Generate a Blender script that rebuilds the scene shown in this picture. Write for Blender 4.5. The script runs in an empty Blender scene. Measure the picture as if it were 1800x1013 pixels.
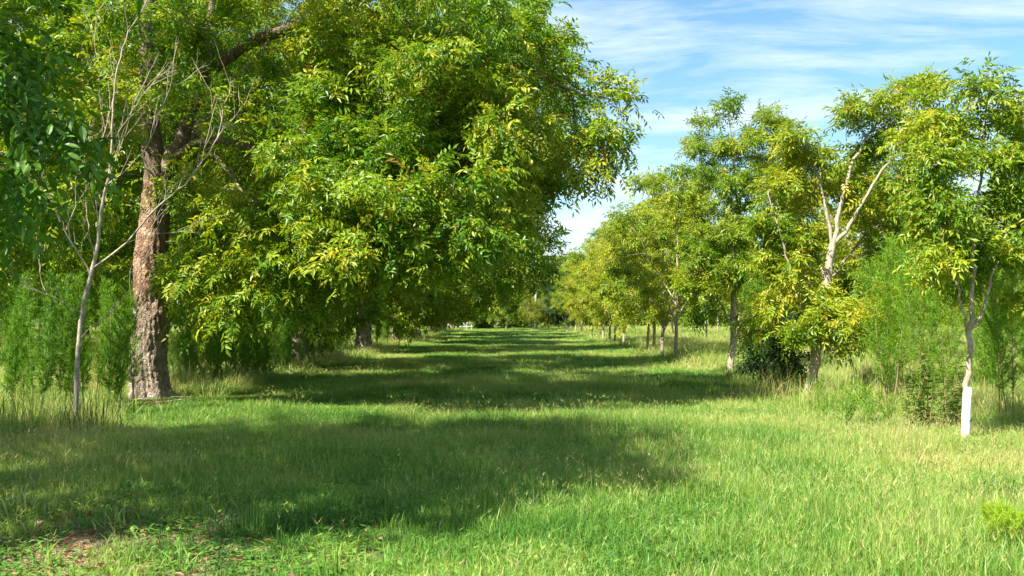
import bpy, math, random
import numpy as np
from mathutils import Vector, noise as mnoise

R = math.radians
random.seed(7)
rng = np.random.default_rng(11)
sc = bpy.context.scene
col = sc.collection

# ------------------------------------------------------------------ camera
CAM_H, F, HY = 1.6, 1750.0, 556.0
PITCH = math.atan((HY - 506.5) / F)
cam = bpy.data.cameras.new('camera')
cam.lens, cam.sensor_width, cam.clip_start, cam.clip_end = 35.0, 36.0, 0.05, 3000.0
cam_o = bpy.data.objects.new('camera', cam)
cam_o.location = (0, 0, CAM_H)
cam_o.rotation_euler = (R(90) + PITCH, 0, 0)
col.objects.link(cam_o)
sc.camera = cam_o

# ------------------------------------------------------------------ light
SUN_AZ, SUN_EL = R(50), R(48.5)          # light travels towards +x,+y
ld = Vector((math.sin(SUN_AZ) * math.cos(SUN_EL), math.cos(SUN_AZ) * math.cos(SUN_EL), -math.sin(SUN_EL)))
world = bpy.data.worlds.new('World')
sc.world = world
world.use_nodes = True
wn, wl = world.node_tree.nodes, world.node_tree.links
wn.clear()
sky = wn.new('ShaderNodeTexSky')
sky.sky_type = 'NISHITA'
sky.sun_disc = False
sky.sun_elevation = SUN_EL
sky.sun_rotation = math.pi + SUN_AZ
sky.air_density, sky.dust_density, sky.ozone_density = 1.0, 0.5, 2.0
bg = wn.new('ShaderNodeBackground')
bg.inputs['Strength'].default_value = 0.05
wo = wn.new('ShaderNodeOutputWorld')
tc = wn.new('ShaderNodeTexCoord')
sep = wn.new('ShaderNodeSeparateXYZ')
wl.new(tc.outputs['Generated'], sep.inputs[0])


def wmath(op, a, b=None):
    n = wn.new('ShaderNodeMath')
    n.operation = op
    for i, v in enumerate((a, b)):
        if v is None:
            continue
        if isinstance(v, (int, float)):
            n.inputs[i].default_value = v
        else:
            wl.new(v, n.inputs[i])
    return n.outputs[0]


zz = wmath('ADD', wmath('MAXIMUM', sep.outputs[2], 0.0), 0.22)
cx, cy = wmath('DIVIDE', sep.outputs[0], zz), wmath('DIVIDE', sep.outputs[1], zz)
cmb = wn.new('ShaderNodeCombineXYZ')
wl.new(wmath('MULTIPLY', cx, 0.75), cmb.inputs[0])
wl.new(wmath('ADD', wmath('MULTIPLY', cy, 2.1), wmath('MULTIPLY', cx, 0.35)), cmb.inputs[1])
n1 = wn.new('ShaderNodeTexNoise')
n1.inputs['Scale'].default_value, n1.inputs['Detail'].default_value = 2.3, 12
n1.inputs['Roughness'].default_value, n1.inputs['Distortion'].default_value = 0.62, 0.35
wl.new(cmb.outputs[0], n1.inputs['Vector'])
cr = wn.new('ShaderNodeValToRGB')
cr.color_ramp.elements[0].position, cr.color_ramp.elements[0].color = 0.43, (0.06, 0.06, 0.06, 1)
cr.color_ramp.elements[1].position, cr.color_ramp.elements[1].color = 0.74, (0.95, 0.95, 0.95, 1)
wl.new(n1.outputs[0], cr.inputs[0])
tintn = wn.new('ShaderNodeMix')          # clear sky, then the thin cirrus
tintn.data_type = 'RGBA'
wl.new(cr.outputs[0], tintn.inputs['Factor'])
hs = wn.new('ShaderNodeHueSaturation')
hs.inputs['Hue'].default_value = 0.485
hs.inputs['Saturation'].default_value = 1.2
hs.inputs['Value'].default_value = 1.25
wl.new(sky.outputs[0], hs.inputs['Color'])
wl.new(hs.outputs[0], tintn.inputs[6])
tintn.inputs[7].default_value = (7.2, 7.9, 8.6, 1)
wl.new(tintn.outputs[2], bg.inputs['Color'])
wl.new(bg.outputs[0], wo.inputs['Surface'])

sun = bpy.data.lights.new('sun', 'SUN')
sun.energy, sun.angle, sun.color = 5.0, R(0.53), (1.0, 0.95, 0.86)
sun_o = bpy.data.objects.new('sun', sun)
sun_o.rotation_euler = ld.to_track_quat('-Z', 'Y').to_euler()
col.objects.link(sun_o)

sc.view_settings.view_transform = 'Standard'
sc.view_settings.look = 'None'
sc.view_settings.gamma = 1.0
sc.view_settings.exposure = 1.7
sc.render.engine = 'CYCLES'
sc.cycles.max_bounces = 5
sc.cycles.diffuse_bounces = 3
sc.cycles.glossy_bounces = 2
sc.cycles.transmission_bounces = 4
sc.cycles.use_denoising = True

# ------------------------------------------------------------------ helpers
def gh(x, y):
    return 0.035 * np.sin(x * 0.55 + 1.3) * np.cos(y * 0.31) + 0.03 * np.sin(x * 0.21 + y * 0.17) + 0.02 * np.sin(y * 0.9 + x * 0.4)


def ray(px, py):
    u, v = (px - 900.0) / F, (506.5 - py) / F
    return np.array((u, math.cos(PITCH) - v * math.sin(PITCH), math.sin(PITCH) + v * math.cos(PITCH)))


def at(px, py):                       # where a picture point meets the ground
    r = ray(px, py)
    t = -CAM_H / r[2]
    p = r * t
    return np.array((p[0], p[1], float(gh(p[0], p[1]))))


def pt(px, py, d):                    # the point at that distance along the lane
    r = ray(px, py)
    p = r * (d / r[1])
    p[2] += CAM_H
    return p


def gz(x, y):
    return np.array((x, y, float(gh(x, y))))


def unit(v):
    n = np.linalg.norm(v, axis=-1, keepdims=True)
    return v / np.maximum(n, 1e-9)


def mesh_np(name, V, loops, sizes, mat, tint=None, smooth=False):
    me = bpy.data.meshes.new(name)
    V = np.asarray(V, np.float32)
    loops = np.asarray(loops, np.int32)
    sizes = np.asarray(sizes, np.int32)
    me.vertices.add(len(V))
    me.vertices.foreach_set('co', V.ravel())
    me.loops.add(len(loops))
    me.loops.foreach_set('vertex_index', loops)
    me.polygons.add(len(sizes))
    st = np.zeros(len(sizes), np.int32)
    st[1:] = np.cumsum(sizes)[:-1]
    me.polygons.foreach_set('loop_start', st)
    if smooth:
        me.polygons.foreach_set('use_smooth', np.ones(len(sizes), bool))
    else:
        me.polygons.foreach_set('use_smooth', np.zeros(len(sizes), bool))
    if tint is not None:
        a = me.attributes.new('tint', 'FLOAT', 'POINT')
        a.data.foreach_set('value', np.asarray(tint, np.float32))
    me.update(calc_edges=True)
    me.validate()
    if mat:
        me.materials.append(mat)
    return me


class MB:
    """collects small shapes into one mesh"""
    def __init__(self):
        self.V, self.L, self.S, self.T, self.n = [], [], [], [], 0

    def add(self, V, faces, tint=0.5):
        V = np.asarray(V, float)
        for f in faces:
            self.L.extend(i + self.n for i in f)
            self.S.append(len(f))
        self.V.append(V)
        self.T.append(np.full(len(V), tint))
        self.n += len(V)

    def addnp(self, V, loops, sizes, tint):
        self.L.extend((np.asarray(loops) + self.n).tolist())
        self.S.extend(np.asarray(sizes).tolist())
        self.V.append(np.asarray(V, float))
        self.T.append(np.broadcast_to(tint, (len(V),)).astype(float))
        self.n += len(V)

    def box(self, c, s, rz=0.0, tint=0.5):
        c, s = np.array(c, float), np.array(s, float) / 2
        q = np.array([(x, y, z) for z in (-1, 1) for y in (-1, 1) for x in (-1, 1)], float) * s
        ca, sa = math.cos(rz), math.sin(rz)
        q = np.stack((q[:, 0] * ca - q[:, 1] * sa, q[:, 0] * sa + q[:, 1] * ca, q[:, 2]), 1) + c
        self.add(q, [(0, 2, 3, 1), (4, 5, 7, 6), (0, 1, 5, 4), (2, 6, 7, 3), (0, 4, 6, 2), (1, 3, 7, 5)], tint)

    def tube(self, P, r, sides=6, tint=0.5, cap=True, wob=0.0):
        V, L, S = tube_np(np.asarray(P, float), np.asarray(r, float), sides, wob)
        self.addnp(V, L, S, tint)
        if cap:
            m = len(P)
            self.L.extend([self.n - len(V) + i for i in range(sides)][::-1])
            self.S.append(sides)
            self.L.extend([self.n - sides + i for i in range(sides)])
            self.S.append(sides)

    def mesh(self, name, mat, smooth=False):
        return mesh_np(name, np.concatenate(self.V), self.L, self.S, mat, np.concatenate(self.T), smooth)


def tube_np(P, r, sides, wob=0.0):
    m = len(P)
    T = np.empty_like(P)
    T[1:-1] = P[2:] - P[:-2]
    T[0], T[-1] = P[1] - P[0], P[-1] - P[-2]
    T = unit(T)
    mean = np.abs(unit(P[-1] - P[0]))
    ref = np.zeros(3)
    ref[int(np.argmin(mean))] = 1.0
    U = unit(np.cross(T, ref))
    W = np.cross(T, U)
    a = np.arange(sides) * 2 * math.pi / sides
    rr = np.broadcast_to(r, (m,))[:, None]
    if wob:
        rr = rr * (1 + wob * rng.standard_normal((m, sides)))
    V = P[:, None, :] + rr[..., None] * (np.cos(a)[None, :, None] * U[:, None, :] + np.sin(a)[None, :, None] * W[:, None, :])
    i = np.arange(m - 1)[:, None] * sides
    k = np.arange(sides)[None, :]
    k2 = (k + 1) % sides
    Q = np.stack((i + k, i + k2, i + sides + k2, i + sides + k), -1).reshape(-1)
    return V.reshape(-1, 3), Q, np.full((m - 1) * sides, 4)


def ob(name, me, parent=None, loc=(0, 0, 0), rot=(0, 0, 0), scale=(1, 1, 1)):
    o = bpy.data.objects.new(name, me)
    o.location, o.rotation_euler, o.scale = loc, rot, scale
    if parent:
        o.parent = parent
    col.objects.link(o)
    return o


def tag(o, label=None, cat=None, group=None, kind=None):
    for k, v in (('label', label), ('category', cat), ('group', group), ('kind', kind)):
        if v:
            o[k] = v
    return o


# ------------------------------------------------------------------ materials
def new_mat(name):
    m = bpy.data.materials.new(name)
    m.use_nodes = True
    n = m.node_tree.nodes
    n.clear()
    out = n.new('ShaderNodeOutputMaterial')
    return m, n, m.node_tree.links, out


def ramp(n, stops):
    r = n.new('ShaderNodeValToRGB')
    e = r.color_ramp.elements
    while len(e) < len(stops):
        e.new(0.5)
    for el, (p, c) in zip(e, stops):
        el.position = p
        el.color = (*c, 1)
    return r


def leaf_mat(name, stops, trans=0.42, rough=0.45, tcol=(1.35, 1.25, 0.45), patch=None, spec=0.4, objvar=0.0):
    m, n, l, out = new_mat(name)
    a = n.new('ShaderNodeAttribute')
    a.attribute_name = 'tint'
    fac = a.outputs['Fac']
    if patch:                                    # slow change of growth over the ground
        scale, amt = patch
        g = n.new('ShaderNodeNewGeometry')
        nz = n.new('ShaderNodeTexNoise')
        nz.inputs['Scale'].default_value, nz.inputs['Detail'].default_value = scale, 5
        nz.inputs['Roughness'].default_value = 0.6
        l.new(g.outputs['Position'], nz.inputs['Vector'])
        mm = n.new('ShaderNodeMath')
        mm.operation = 'MULTIPLY_ADD'
        l.new(nz.outputs[0], mm.inputs[0])
        mm.inputs[1].default_value = amt * 2
        mm.inputs[2].default_value = -amt
        ad = n.new('ShaderNodeMath')
        l.new(mm.outputs[0], ad.inputs[0])
        l.new(fac, ad.inputs[1])
        fac = ad.outputs[0]
    if objvar:
        oi = n.new('ShaderNodeObjectInfo')
        mm = n.new('ShaderNodeMath')
        mm.operation = 'MULTIPLY_ADD'
        l.new(oi.outputs['Random'], mm.inputs[0])
        mm.inputs[1].default_value, mm.inputs[2].default_value = objvar * 2, -objvar
        ad = n.new('ShaderNodeMath')
        l.new(mm.outputs[0], ad.inputs[0])
        l.new(fac, ad.inputs[1])
        fac = ad.outputs[0]
    r = ramp(n, stops)
    l.new(fac, r.inputs[0])
    p = n.new('ShaderNodeBsdfPrincipled')
    p.inputs['Roughness'].default_value = rough
    p.inputs['Specular IOR Level'].default_value = spec
    l.new(r.outputs[0], p.inputs['Base Color'])
    mu = n.new('ShaderNodeMix')
    mu.data_type, mu.blend_type = 'RGBA', 'MULTIPLY'
    mu.inputs['Factor'].default_value = 1.0
    l.new(r.outputs[0], mu.inputs[6])
    mu.inputs[7].default_value = (*tcol, 1)
    t = n.new('ShaderNodeBsdfTranslucent')
    l.new(mu.outputs[2], t.inputs['Color'])
    mx = n.new('ShaderNodeMixShader')
    mx.inputs[0].default_value = trans
    l.new(p.outputs[0], mx.inputs[1])
    l.new(t.outputs[0], mx.inputs[2])
    l.new(mx.outputs[0], out.inputs[0])
    return m


def bark_mat(name, cols, zscale=0.25, scale=9.0, bump=0.6, upper=None, dist=0.03):
    m, n, l, out = new_mat(name)
    t = n.new('ShaderNodeTexCoord')
    mp = n.new('ShaderNodeMapping')
    mp.inputs['Scale'].default_value = (1, 1, zscale)
    l.new(t.outputs['Object'], mp.inputs[0])
    nz = n.new('ShaderNodeTexNoise')
    nz.inputs['Scale'].default_value, nz.inputs['Detail'].default_value = scale, 8
    nz.inputs['Roughness'].default_value, nz.inputs['Distortion'].default_value = 0.65, 0.6
    l.new(mp.outputs[0], nz.inputs['Vector'])
    vo = n.new('ShaderNodeTexVoronoi')
    vo.feature = 'DISTANCE_TO_EDGE'
    vo.inputs['Scale'].default_value = scale * 2.2
    l.new(mp.outputs[0], vo.inputs['Vector'])
    r = ramp(n, cols)
    l.new(nz.outputs[0], r.inputs[0])
    colr = r.outputs[0]
    if upper:
        r2 = ramp(n, upper)
        l.new(nz.outputs[0], r2.inputs[0])
        sp = n.new('ShaderNodeSeparateXYZ')
        l.new(t.outputs['Object'], sp.inputs[0])
        big = n.new('ShaderNodeTexNoise')
        big.inputs['Scale'].default_value = 1.6
        big.inputs['Detail'].default_value = 4
        l.new(t.outputs['Object'], big.inputs['Vector'])
        ad = n.new('ShaderNodeMath')
        ad.operation = 'MULTIPLY_ADD'
        l.new(big.outputs[0], ad.inputs[0])
        ad.inputs[1].default_value = 2.2
        l.new(sp.outputs[2], ad.inputs[2])
        mr = n.new('ShaderNodeMapRange')
        mr.inputs[1].default_value, mr.inputs[2].default_value = 2.3, 3.1
        l.new(ad.outputs[0], mr.inputs[0])
        mx = n.new('ShaderNodeMix')
        mx.data_type = 'RGBA'
        l.new(mr.outputs[0], mx.inputs['Factor'])
        l.new(r.outputs[0], mx.inputs[6])
        l.new(r2.outputs[0], mx.inputs[7])
        colr = mx.outputs[2]
    p = n.new('ShaderNodeBsdfPrincipled')
    p.inputs['Roughness'].default_value = 0.9
    p.inputs['Specular IOR Level'].default_value = 0.15
    l.new(colr, p.inputs['Base Color'])
    ml = n.new('ShaderNodeMath')
    ml.operation = 'MULTIPLY'
    l.new(nz.outputs[0], ml.inputs[0])
    vr = n.new('ShaderNodeMapRange')
    vr.inputs[2].default_value = 0.16
    vr.inputs[3].default_value = 0.35
    l.new(vo.outputs['Distance'], vr.inputs[0])
    l.new(vr.outputs[0], ml.inputs[1])
    b = n.new('ShaderNodeBump')
    b.inputs['Strength'].default_value, b.inputs['Distance'].default_value = bump, dist
    l.new(ml.outputs[0], b.inputs['Height'])
    l.new(b.outputs[0], p.inputs['Normal'])
    l.new(p.outputs[0], out.inputs[0])
    return m


def plain_mat(name, c, rough=0.6, var=0.12, scale=6.0, metallic=0.0, spec=0.4):
    m, n, l, out = new_mat(name)
    t = n.new('ShaderNodeTexCoord')
    nz = n.new('ShaderNodeTexNoise')
    nz.inputs['Scale'].default_value, nz.inputs['Detail'].default_value = scale, 6
    l.new(t.outputs['Object'], nz.inputs['Vector'])
    r = ramp(n, [(0.3, tuple(x * (1 - var) for x in c)), (0.7, tuple(min(1, x * (1 + var)) for x in c))])
    l.new(nz.outputs[0], r.inputs[0])
    p = n.new('ShaderNodeBsdfPrincipled')
    p.inputs['Roughness'].default_value, p.inputs['Metallic'].default_value = rough, metallic
    p.inputs['Specular IOR Level'].default_value = spec
    l.new(r.outputs[0], p.inputs['Base Color'])
    l.new(p.outputs[0], out.inputs[0])
    return m


M = {}
M['leaf_mature'] = leaf_mat('leaf_mature', [(0.0, (0.034, 0.110, 0.010)), (0.35, (0.100, 0.220, 0.012)), (0.62, (0.225, 0.325, 0.016)),
                                            (0.86, (0.400, 0.410, 0.032)), (1.0, (0.28, 0.16, 0.03))], objvar=0.05)
M['leaf_young'] = leaf_mat('leaf_young', [(0.0, (0.045, 0.135, 0.012)), (0.35, (0.130, 0.240, 0.014)), (0.62, (0.250, 0.330, 0.016)),
                                          (0.86, (0.400, 0.390, 0.028)), (1.0, (0.36, 0.21, 0.03))], objvar=0.07)
M['leaf_dark'] = leaf_mat('leaf_dark', [(0.0, (0.012, 0.045, 0.010)), (0.5, (0.035, 0.090, 0.016)), (1.0, (0.09, 0.15, 0.02))], trans=0.3)
M['leaf_gold'] = leaf_mat('leaf_gold', [(0.0, (0.07, 0.14, 0.012)), (0.5, (0.22, 0.25, 0.018)), (1.0, (0.42, 0.34, 0.03))])
M['fennel'] = leaf_mat('fennel', [(0.0, (0.035, 0.125, 0.008)), (0.5, (0.110, 0.255, 0.012)), (1.0, (0.27, 0.36, 0.02))], trans=0.45, rough=0.6, objvar=0.15)
M['fennel_bright'] = leaf_mat('fennel_bright', [(0.0, (0.060, 0.170, 0.008)), (0.5, (0.140, 0.290, 0.012)), (1.0, (0.26, 0.36, 0.02))], trans=0.45, rough=0.6)
M['fennel_yellow'] = leaf_mat('fennel_yellow', [(0.0, (0.13, 0.27, 0.008)), (0.5, (0.27, 0.42, 0.010)), (1.0, (0.42, 0.50, 0.02))], trans=0.45, rough=0.6)
M['weed'] = leaf_mat('weed', [(0.0, (0.035, 0.11, 0.012)), (0.5, (0.10, 0.20, 0.02)), (1.0, (0.24, 0.30, 0.03))], trans=0.35)
M['grass'] = leaf_mat('grass', [(0.0, (0.035, 0.120, 0.016)), (0.28, (0.105, 0.255, 0.030)), (0.50, (0.225, 0.365, 0.060)),
                                (0.78, (0.420, 0.440, 0.130)), (1.0, (0.52, 0.43, 0.21))], trans=0.42, rough=0.5, tcol=(1.2, 1.15, 0.6), patch=(0.30, 0.8), objvar=0.08)
M['dry_leaf'] = leaf_mat('dry_leaf', [(0.0, (0.12, 0.055, 0.025)), (0.5, (0.27, 0.13, 0.06)), (1.0, (0.42, 0.27, 0.14))], trans=0.2, rough=0.7, tcol=(1, 0.9, 0.7))
M['bark_mature'] = bark_mat('bark_mature', [(0.30, (0.070, 0.055, 0.042)), (0.5, (0.26, 0.205, 0.15)), (0.70, (0.46, 0.38, 0.29))], zscale=0.55, scale=9, bump=0.9,
                            upper=[(0.30, (0.060, 0.034, 0.022)), (0.46, (0.21, 0.118, 0.076)), (0.58, (0.34, 0.23, 0.155)), (0.74, (0.50, 0.42, 0.33))], dist=0.05)
M['bark_limb'] = bark_mat('bark_limb', [(0.30, (0.05, 0.036, 0.026)), (0.5, (0.15, 0.105, 0.075)), (0.72, (0.30, 0.23, 0.17))], zscale=0.5, scale=12, bump=0.8)
M['twig_mature'] = bark_mat('twig_mature', [(0.3, (0.11, 0.085, 0.06)), (0.7, (0.28, 0.23, 0.17))], zscale=0.4, scale=18, bump=0.3)
M['bark_young'] = bark_mat('bark_young', [(0.30, (0.16, 0.125, 0.085)), (0.5, (0.34, 0.275, 0.20)), (0.72, (0.50, 0.42, 0.33))], zscale=0.6, scale=16, bump=0.35, dist=0.015)
M['twig_young'] = bark_mat('twig_young', [(0.3, (0.19, 0.145, 0.10)), (0.7, (0.42, 0.35, 0.26))], zscale=0.4, scale=20, bump=0.2, dist=0.01)
M['bark_bare'] = bark_mat('bark_bare', [(0.30, (0.18, 0.145, 0.10)), (0.5, (0.35, 0.29, 0.22)), (0.72, (0.50, 0.43, 0.34))], zscale=0.6, scale=22, bump=0.3, dist=0.01)
M['stem_green'] = plain_mat('stem_green', (0.13, 0.17, 0.05), 0.7, 0.4)
M['stem_brown'] = plain_mat('stem_brown', (0.22, 0.15, 0.07), 0.8, 0.4)
M['stem_gold'] = plain_mat('stem_gold', (0.48, 0.40, 0.06), 0.7, 0.3)
M['white_plastic'] = plain_mat('white_plastic', (0.80, 0.80, 0.80), 0.45, 0.06, 14)
M['black_tie'] = plain_mat('black_tie', (0.02, 0.02, 0.02), 0.5)
M['white_paint'] = plain_mat('white_paint', (0.62, 0.62, 0.60), 0.5, 0.08)
M['pole_wood'] = plain_mat('pole_wood', (0.42, 0.38, 0.34), 0.85, 0.25)
M['grey_metal'] = plain_mat('grey_metal', (0.62, 0.64, 0.66), 0.45, 0.1)
M['brick_wall'] = plain_mat('brick_wall', (0.34, 0.20, 0.15), 0.9, 0.25, 3)
M['roof_shingle'] = plain_mat('roof_shingle', (0.10, 0.09, 0.085), 0.9, 0.3, 5)
M['blue_door'] = plain_mat('blue_door', (0.45, 0.60, 0.72), 0.5)
M['glass_dark'] = plain_mat('glass_dark', (0.03, 0.04, 0.05), 0.1, 0.1, 3, spec=0.8)

# ground: earth, thatch and moss between the blades
m, n, l, out = new_mat('ground')
g = n.new('ShaderNodeNewGeometry')
nz = n.new('ShaderNodeTexNoise')
nz.inputs['Scale'].default_value, nz.inputs['Detail'].default_value, nz.inputs['Roughness'].default_value = 1.1, 10, 0.68
l.new(g.outputs['Position'], nz.inputs['Vector'])
r = ramp(n, [(0.28, (0.10, 0.070, 0.045)), (0.42, (0.075, 0.095, 0.028)), (0.55, (0.085, 0.155, 0.024)), (0.72, (0.21, 0.23, 0.06))])
l.new(nz.outputs[0], r.inputs[0])
p = n.new('ShaderNodeBsdfPrincipled')
p.inputs['Roughness'].default_value = 0.95
p.inputs['Specular IOR Level'].default_value = 0.1
prev = r.outputs[0]
soil = ramp(n, [(0.3, (0.13, 0.085, 0.06)), (0.6, (0.30, 0.21, 0.15))])
l.new(nz.outputs[0], soil.inputs[0])
for cx_, cy_, rr_ in ((-3.4, 6.9, 2.3), (*at(285, 716)[:2], 1.7)):
    dn = n.new('ShaderNodeVectorMath')
    dn.operation = 'DISTANCE'
    dn.inputs[1].default_value = (cx_, cy_, 0)
    l.new(g.outputs['Position'], dn.inputs[0])
    ad = n.new('ShaderNodeMath')
    ad.operation = 'MULTIPLY_ADD'
    l.new(nz.outputs[0], ad.inputs[0])
    ad.inputs[1].default_value = -1.6
    l.new(dn.outputs['Value'], ad.inputs[2])
    mr = n.new('ShaderNodeMapRange')
    mr.inputs[1].default_value, mr.inputs[2].default_value = rr_ - 0.8, rr_ - 1.6
    l.new(ad.outputs[0], mr.inputs[0])
    mx = n.new('ShaderNodeMix')
    mx.data_type = 'RGBA'
    l.new(mr.outputs[0], mx.inputs['Factor'])
    l.new(prev, mx.inputs[6])
    l.new(soil.outputs[0], mx.inputs[7])
    prev = mx.outputs[2]
l.new(prev, p.inputs['Base Color'])
nb = n.new('ShaderNodeTexNoise')
nb.inputs['Scale'].default_value, nb.inputs['Detail'].default_value = 14, 8
l.new(g.outputs['Position'], nb.inputs['Vector'])
b = n.new('ShaderNodeBump')
b.inputs['Strength'].default_value, b.inputs['Distance'].default_value = 0.8, 0.06
l.new(nb.outputs[0], b.inputs['Height'])
l.new(b.outputs[0], p.inputs['Normal'])
l.new(p.outputs[0], out.inputs[0])
M['ground'] = m

# ------------------------------------------------------------------ ground sheet
gx = np.concatenate((np.linspace(-900, -80, 12), np.linspace(-70, 70, 141), np.linspace(80, 900, 12)))
gy = np.concatenate((np.linspace(-300, -20, 8), np.linspace(-15, 170, 186), np.linspace(180, 1400, 14)))
X, Y = np.meshgrid(gx, gy)
nx, ny = len(gx), len(gy)
i = (np.arange(ny - 1)[:, None] * nx + np.arange(nx - 1)[None, :]).reshape(-1)
Q = np.stack((i, i + 1, i + nx + 1, i + nx), 1).reshape(-1)
tag(ob('ground', mesh_np('ground', np.stack((X.ravel(), Y.ravel(), gh(X, Y).ravel()), 1), Q, np.full(len(i), 4), M['ground'], smooth=True)), kind='structure')

# ------------------------------------------------------------------ trees: skeleton, bark and compound leaves
class Skel:
    def __init__(self):
        self.P, self.par, self.rm = [], [], []

    def poly(self, pts, r0, r1, step=0.3, jit=0.02):
        pts = np.asarray(pts, float)
        seg = np.linalg.norm(np.diff(pts, axis=0), axis=1)
        s = np.concatenate(([0], np.cumsum(seg)))
        m = max(2, int(round(s[-1] / step)) + 1)
        t = np.linspace(0, s[-1], m)
        q = np.stack([np.interp(t, s, pts[:, k]) for k in range(3)], 1)
        for _ in range(2):                      # round the corners
            q[1:-1] = 0.25 * q[:-2] + 0.5 * q[1:-1] + 0.25 * q[2:]
        q[1:-1] += rng.normal(0, jit, (m - 2, 3))
        rr = np.interp(t / s[-1], [0, 1], [r0, r1])
        if not self.P:
            prev, k0 = -1, 0
        else:
            A = np.array(self.P)
            prev, k0 = int(np.argmin(((A - q[0]) ** 2).sum(1))), 1
        for k in range(k0, m):
            self.P.append(q[k])
            self.par.append(prev)
            self.rm.append(rr[k])
            prev = len(self.P) - 1

    def grow(self, A, step=0.35, kill=0.55, grav=-0.05, its=60, keep=0.35, minidx=0, jit=0.12):
        A = np.asarray(A, float)
        P = [np.array(p) for p in self.P]
        par = list(self.par)
        arr = np.array(P)
        pool = arr.copy()
        if minidx:
            pool[:minidx] = 1e6
        near = np.full(len(A), -1)
        nd = np.full(len(A), 1e9)
        for s in range(0, len(pool), 400):
            D = np.linalg.norm(A[:, None] - pool[None, s:s + 400], axis=2)
            j = D.argmin(1)
            dd = D[np.arange(len(A)), j]
            u = dd < nd
            nd[u], near[u] = dd[u], j[u] + s
        alive = nd > kill
        dirs = {}
        seen = set()
        for it in range(its):
            idx = np.nonzero(alive)[0]
            if len(idx) == 0:
                break
            nn = near[idx]
            v = unit(A[idx] - arr[nn])
            un, inv = np.unique(nn, return_inverse=True)
            acc = np.zeros((len(un), 3))
            np.add.at(acc, inv, v)
            acc = unit(acc)
            pd = np.zeros((len(un), 3))
            pp = np.array([par[k] for k in un])
            ok = pp >= 0
            pd[ok] = unit(arr[un[ok]] - arr[pp[ok]])
            d = unit(acc + keep * pd + np.array((0, 0, grav)) + rng.normal(0, jit, acc.shape))
            newp = arr[un] + d * step
            add, addpar = [], []
            for k in range(len(un)):
                key = tuple(np.round(newp[k] / (step * 0.45)).astype(int))
                if key in seen:
                    continue
                seen.add(key)
                add.append(newp[k])
                addpar.append(int(un[k]))
            if not add:
                break
            base = len(arr)
            add = np.array(add)
            arr = np.concatenate((arr, add))
            par.extend(addpar)
            for s in range(0, len(add), 400):
                D = np.linalg.norm(A[idx][:, None] - add[None, s:s + 400], axis=2)
                j = D.argmin(1)
                dd = D[np.arange(len(idx)), j]
                u = dd < nd[idx]
                nd[idx[u]] = dd[u]
                near[idx[u]] = j[u] + s + base
            alive &= nd > kill
        self.rm = list(self.rm) + [0.0] * (len(arr) - len(self.P))
        self.P, self.par = list(arr), par

    def finish(self, tip=0.005, expo=2.25):
        self.A = np.array(self.P)
        N = len(self.A)
        par = np.array(self.par)
        acc = np.zeros(N)
        kids = [[] for _ in range(N)]
        hop = np.zeros(N, int)
        r = np.zeros(N)
        for k in range(N):
            if par[k] >= 0:
                kids[par[k]].append(k)
        order = np.arange(N)[::-1]
        for k in order:
            r[k] = max(tip, acc[k] ** (1 / expo)) if acc[k] > 0 else tip
            if self.rm[k] > 0:
                r[k] = max(self.rm[k], min(r[k], self.rm[k] * 1.15))
            if par[k] >= 0:
                acc[par[k]] += r[k] ** expo
                hop[par[k]] = max(hop[par[k]], hop[k] + 1)
        self.r, self.kids, self.hop, self.parr = r, kids, hop, par

    def chains(self):
        out, stack = [], [(0, -1)]
        while stack:
            s, p = stack.pop()
            c = [p, s] if p >= 0 else [s]
            k = s
            while self.kids[k]:
                ks = sorted(self.kids[k], key=lambda q: -self.r[q])
                for q in ks[1:]:
                    stack.append((q, k))
                k = ks[0]
                c.append(k)
            if len(c) >= 2:
                out.append(c)
        return out


def bark_meshes(sk, name, mtrunk, mtwig, split=0.05, skip_nodes=0, minr=0.0, maxsides=10):
    tr, tw = MB(), MB()
    for c in sk.chains():
        c = np.array(c)
        rad = sk.r[c].copy()
        P = sk.A[c]
        if len(c) > 1 and rad[0] > rad[1] * 1.3:
            rad[0] = rad[1] * 1.25
        if skip_nodes and c[0] == 0:
            k = int(np.searchsorted(c, skip_nodes)) if np.all(np.diff(c) > 0) else skip_nodes
            k = min(k, len(c) - 2)
            P, rad, c = P[k:], rad[k:], c[k:]
        thick = rad > split
        nt = int(thick.sum()) if thick[0] else 0
        if nt >= 2:
            e = min(nt + 1, len(c))
            sides = maxsides if rad[0] > 0.09 else 8
            V, L, S = tube_np(P[:e], rad[:e], sides, 0.05)
            tr.addnp(V, L, S, 0.5)
        if nt < len(c) - 1:
            b0 = max(0, nt - 1) if nt >= 2 else 0
            rr = rad[b0:]
            if rr.max() < minr:
                continue
            sides = 6 if rr[0] > 0.03 else (4 if rr[0] > 0.012 else 3)
            V, L, S = tube_np(P[b0:], np.concatenate((rr[:-1], [rr[-1] * 0.5])), sides)
            tw.addnp(V, L, S, 0.5)
    a = tr.mesh(name + '_trunk', mtrunk, True) if tr.V else None
    b = tw.mesh(name + '_branches', mtwig, True) if tw.V else None
    return a, b


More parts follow.
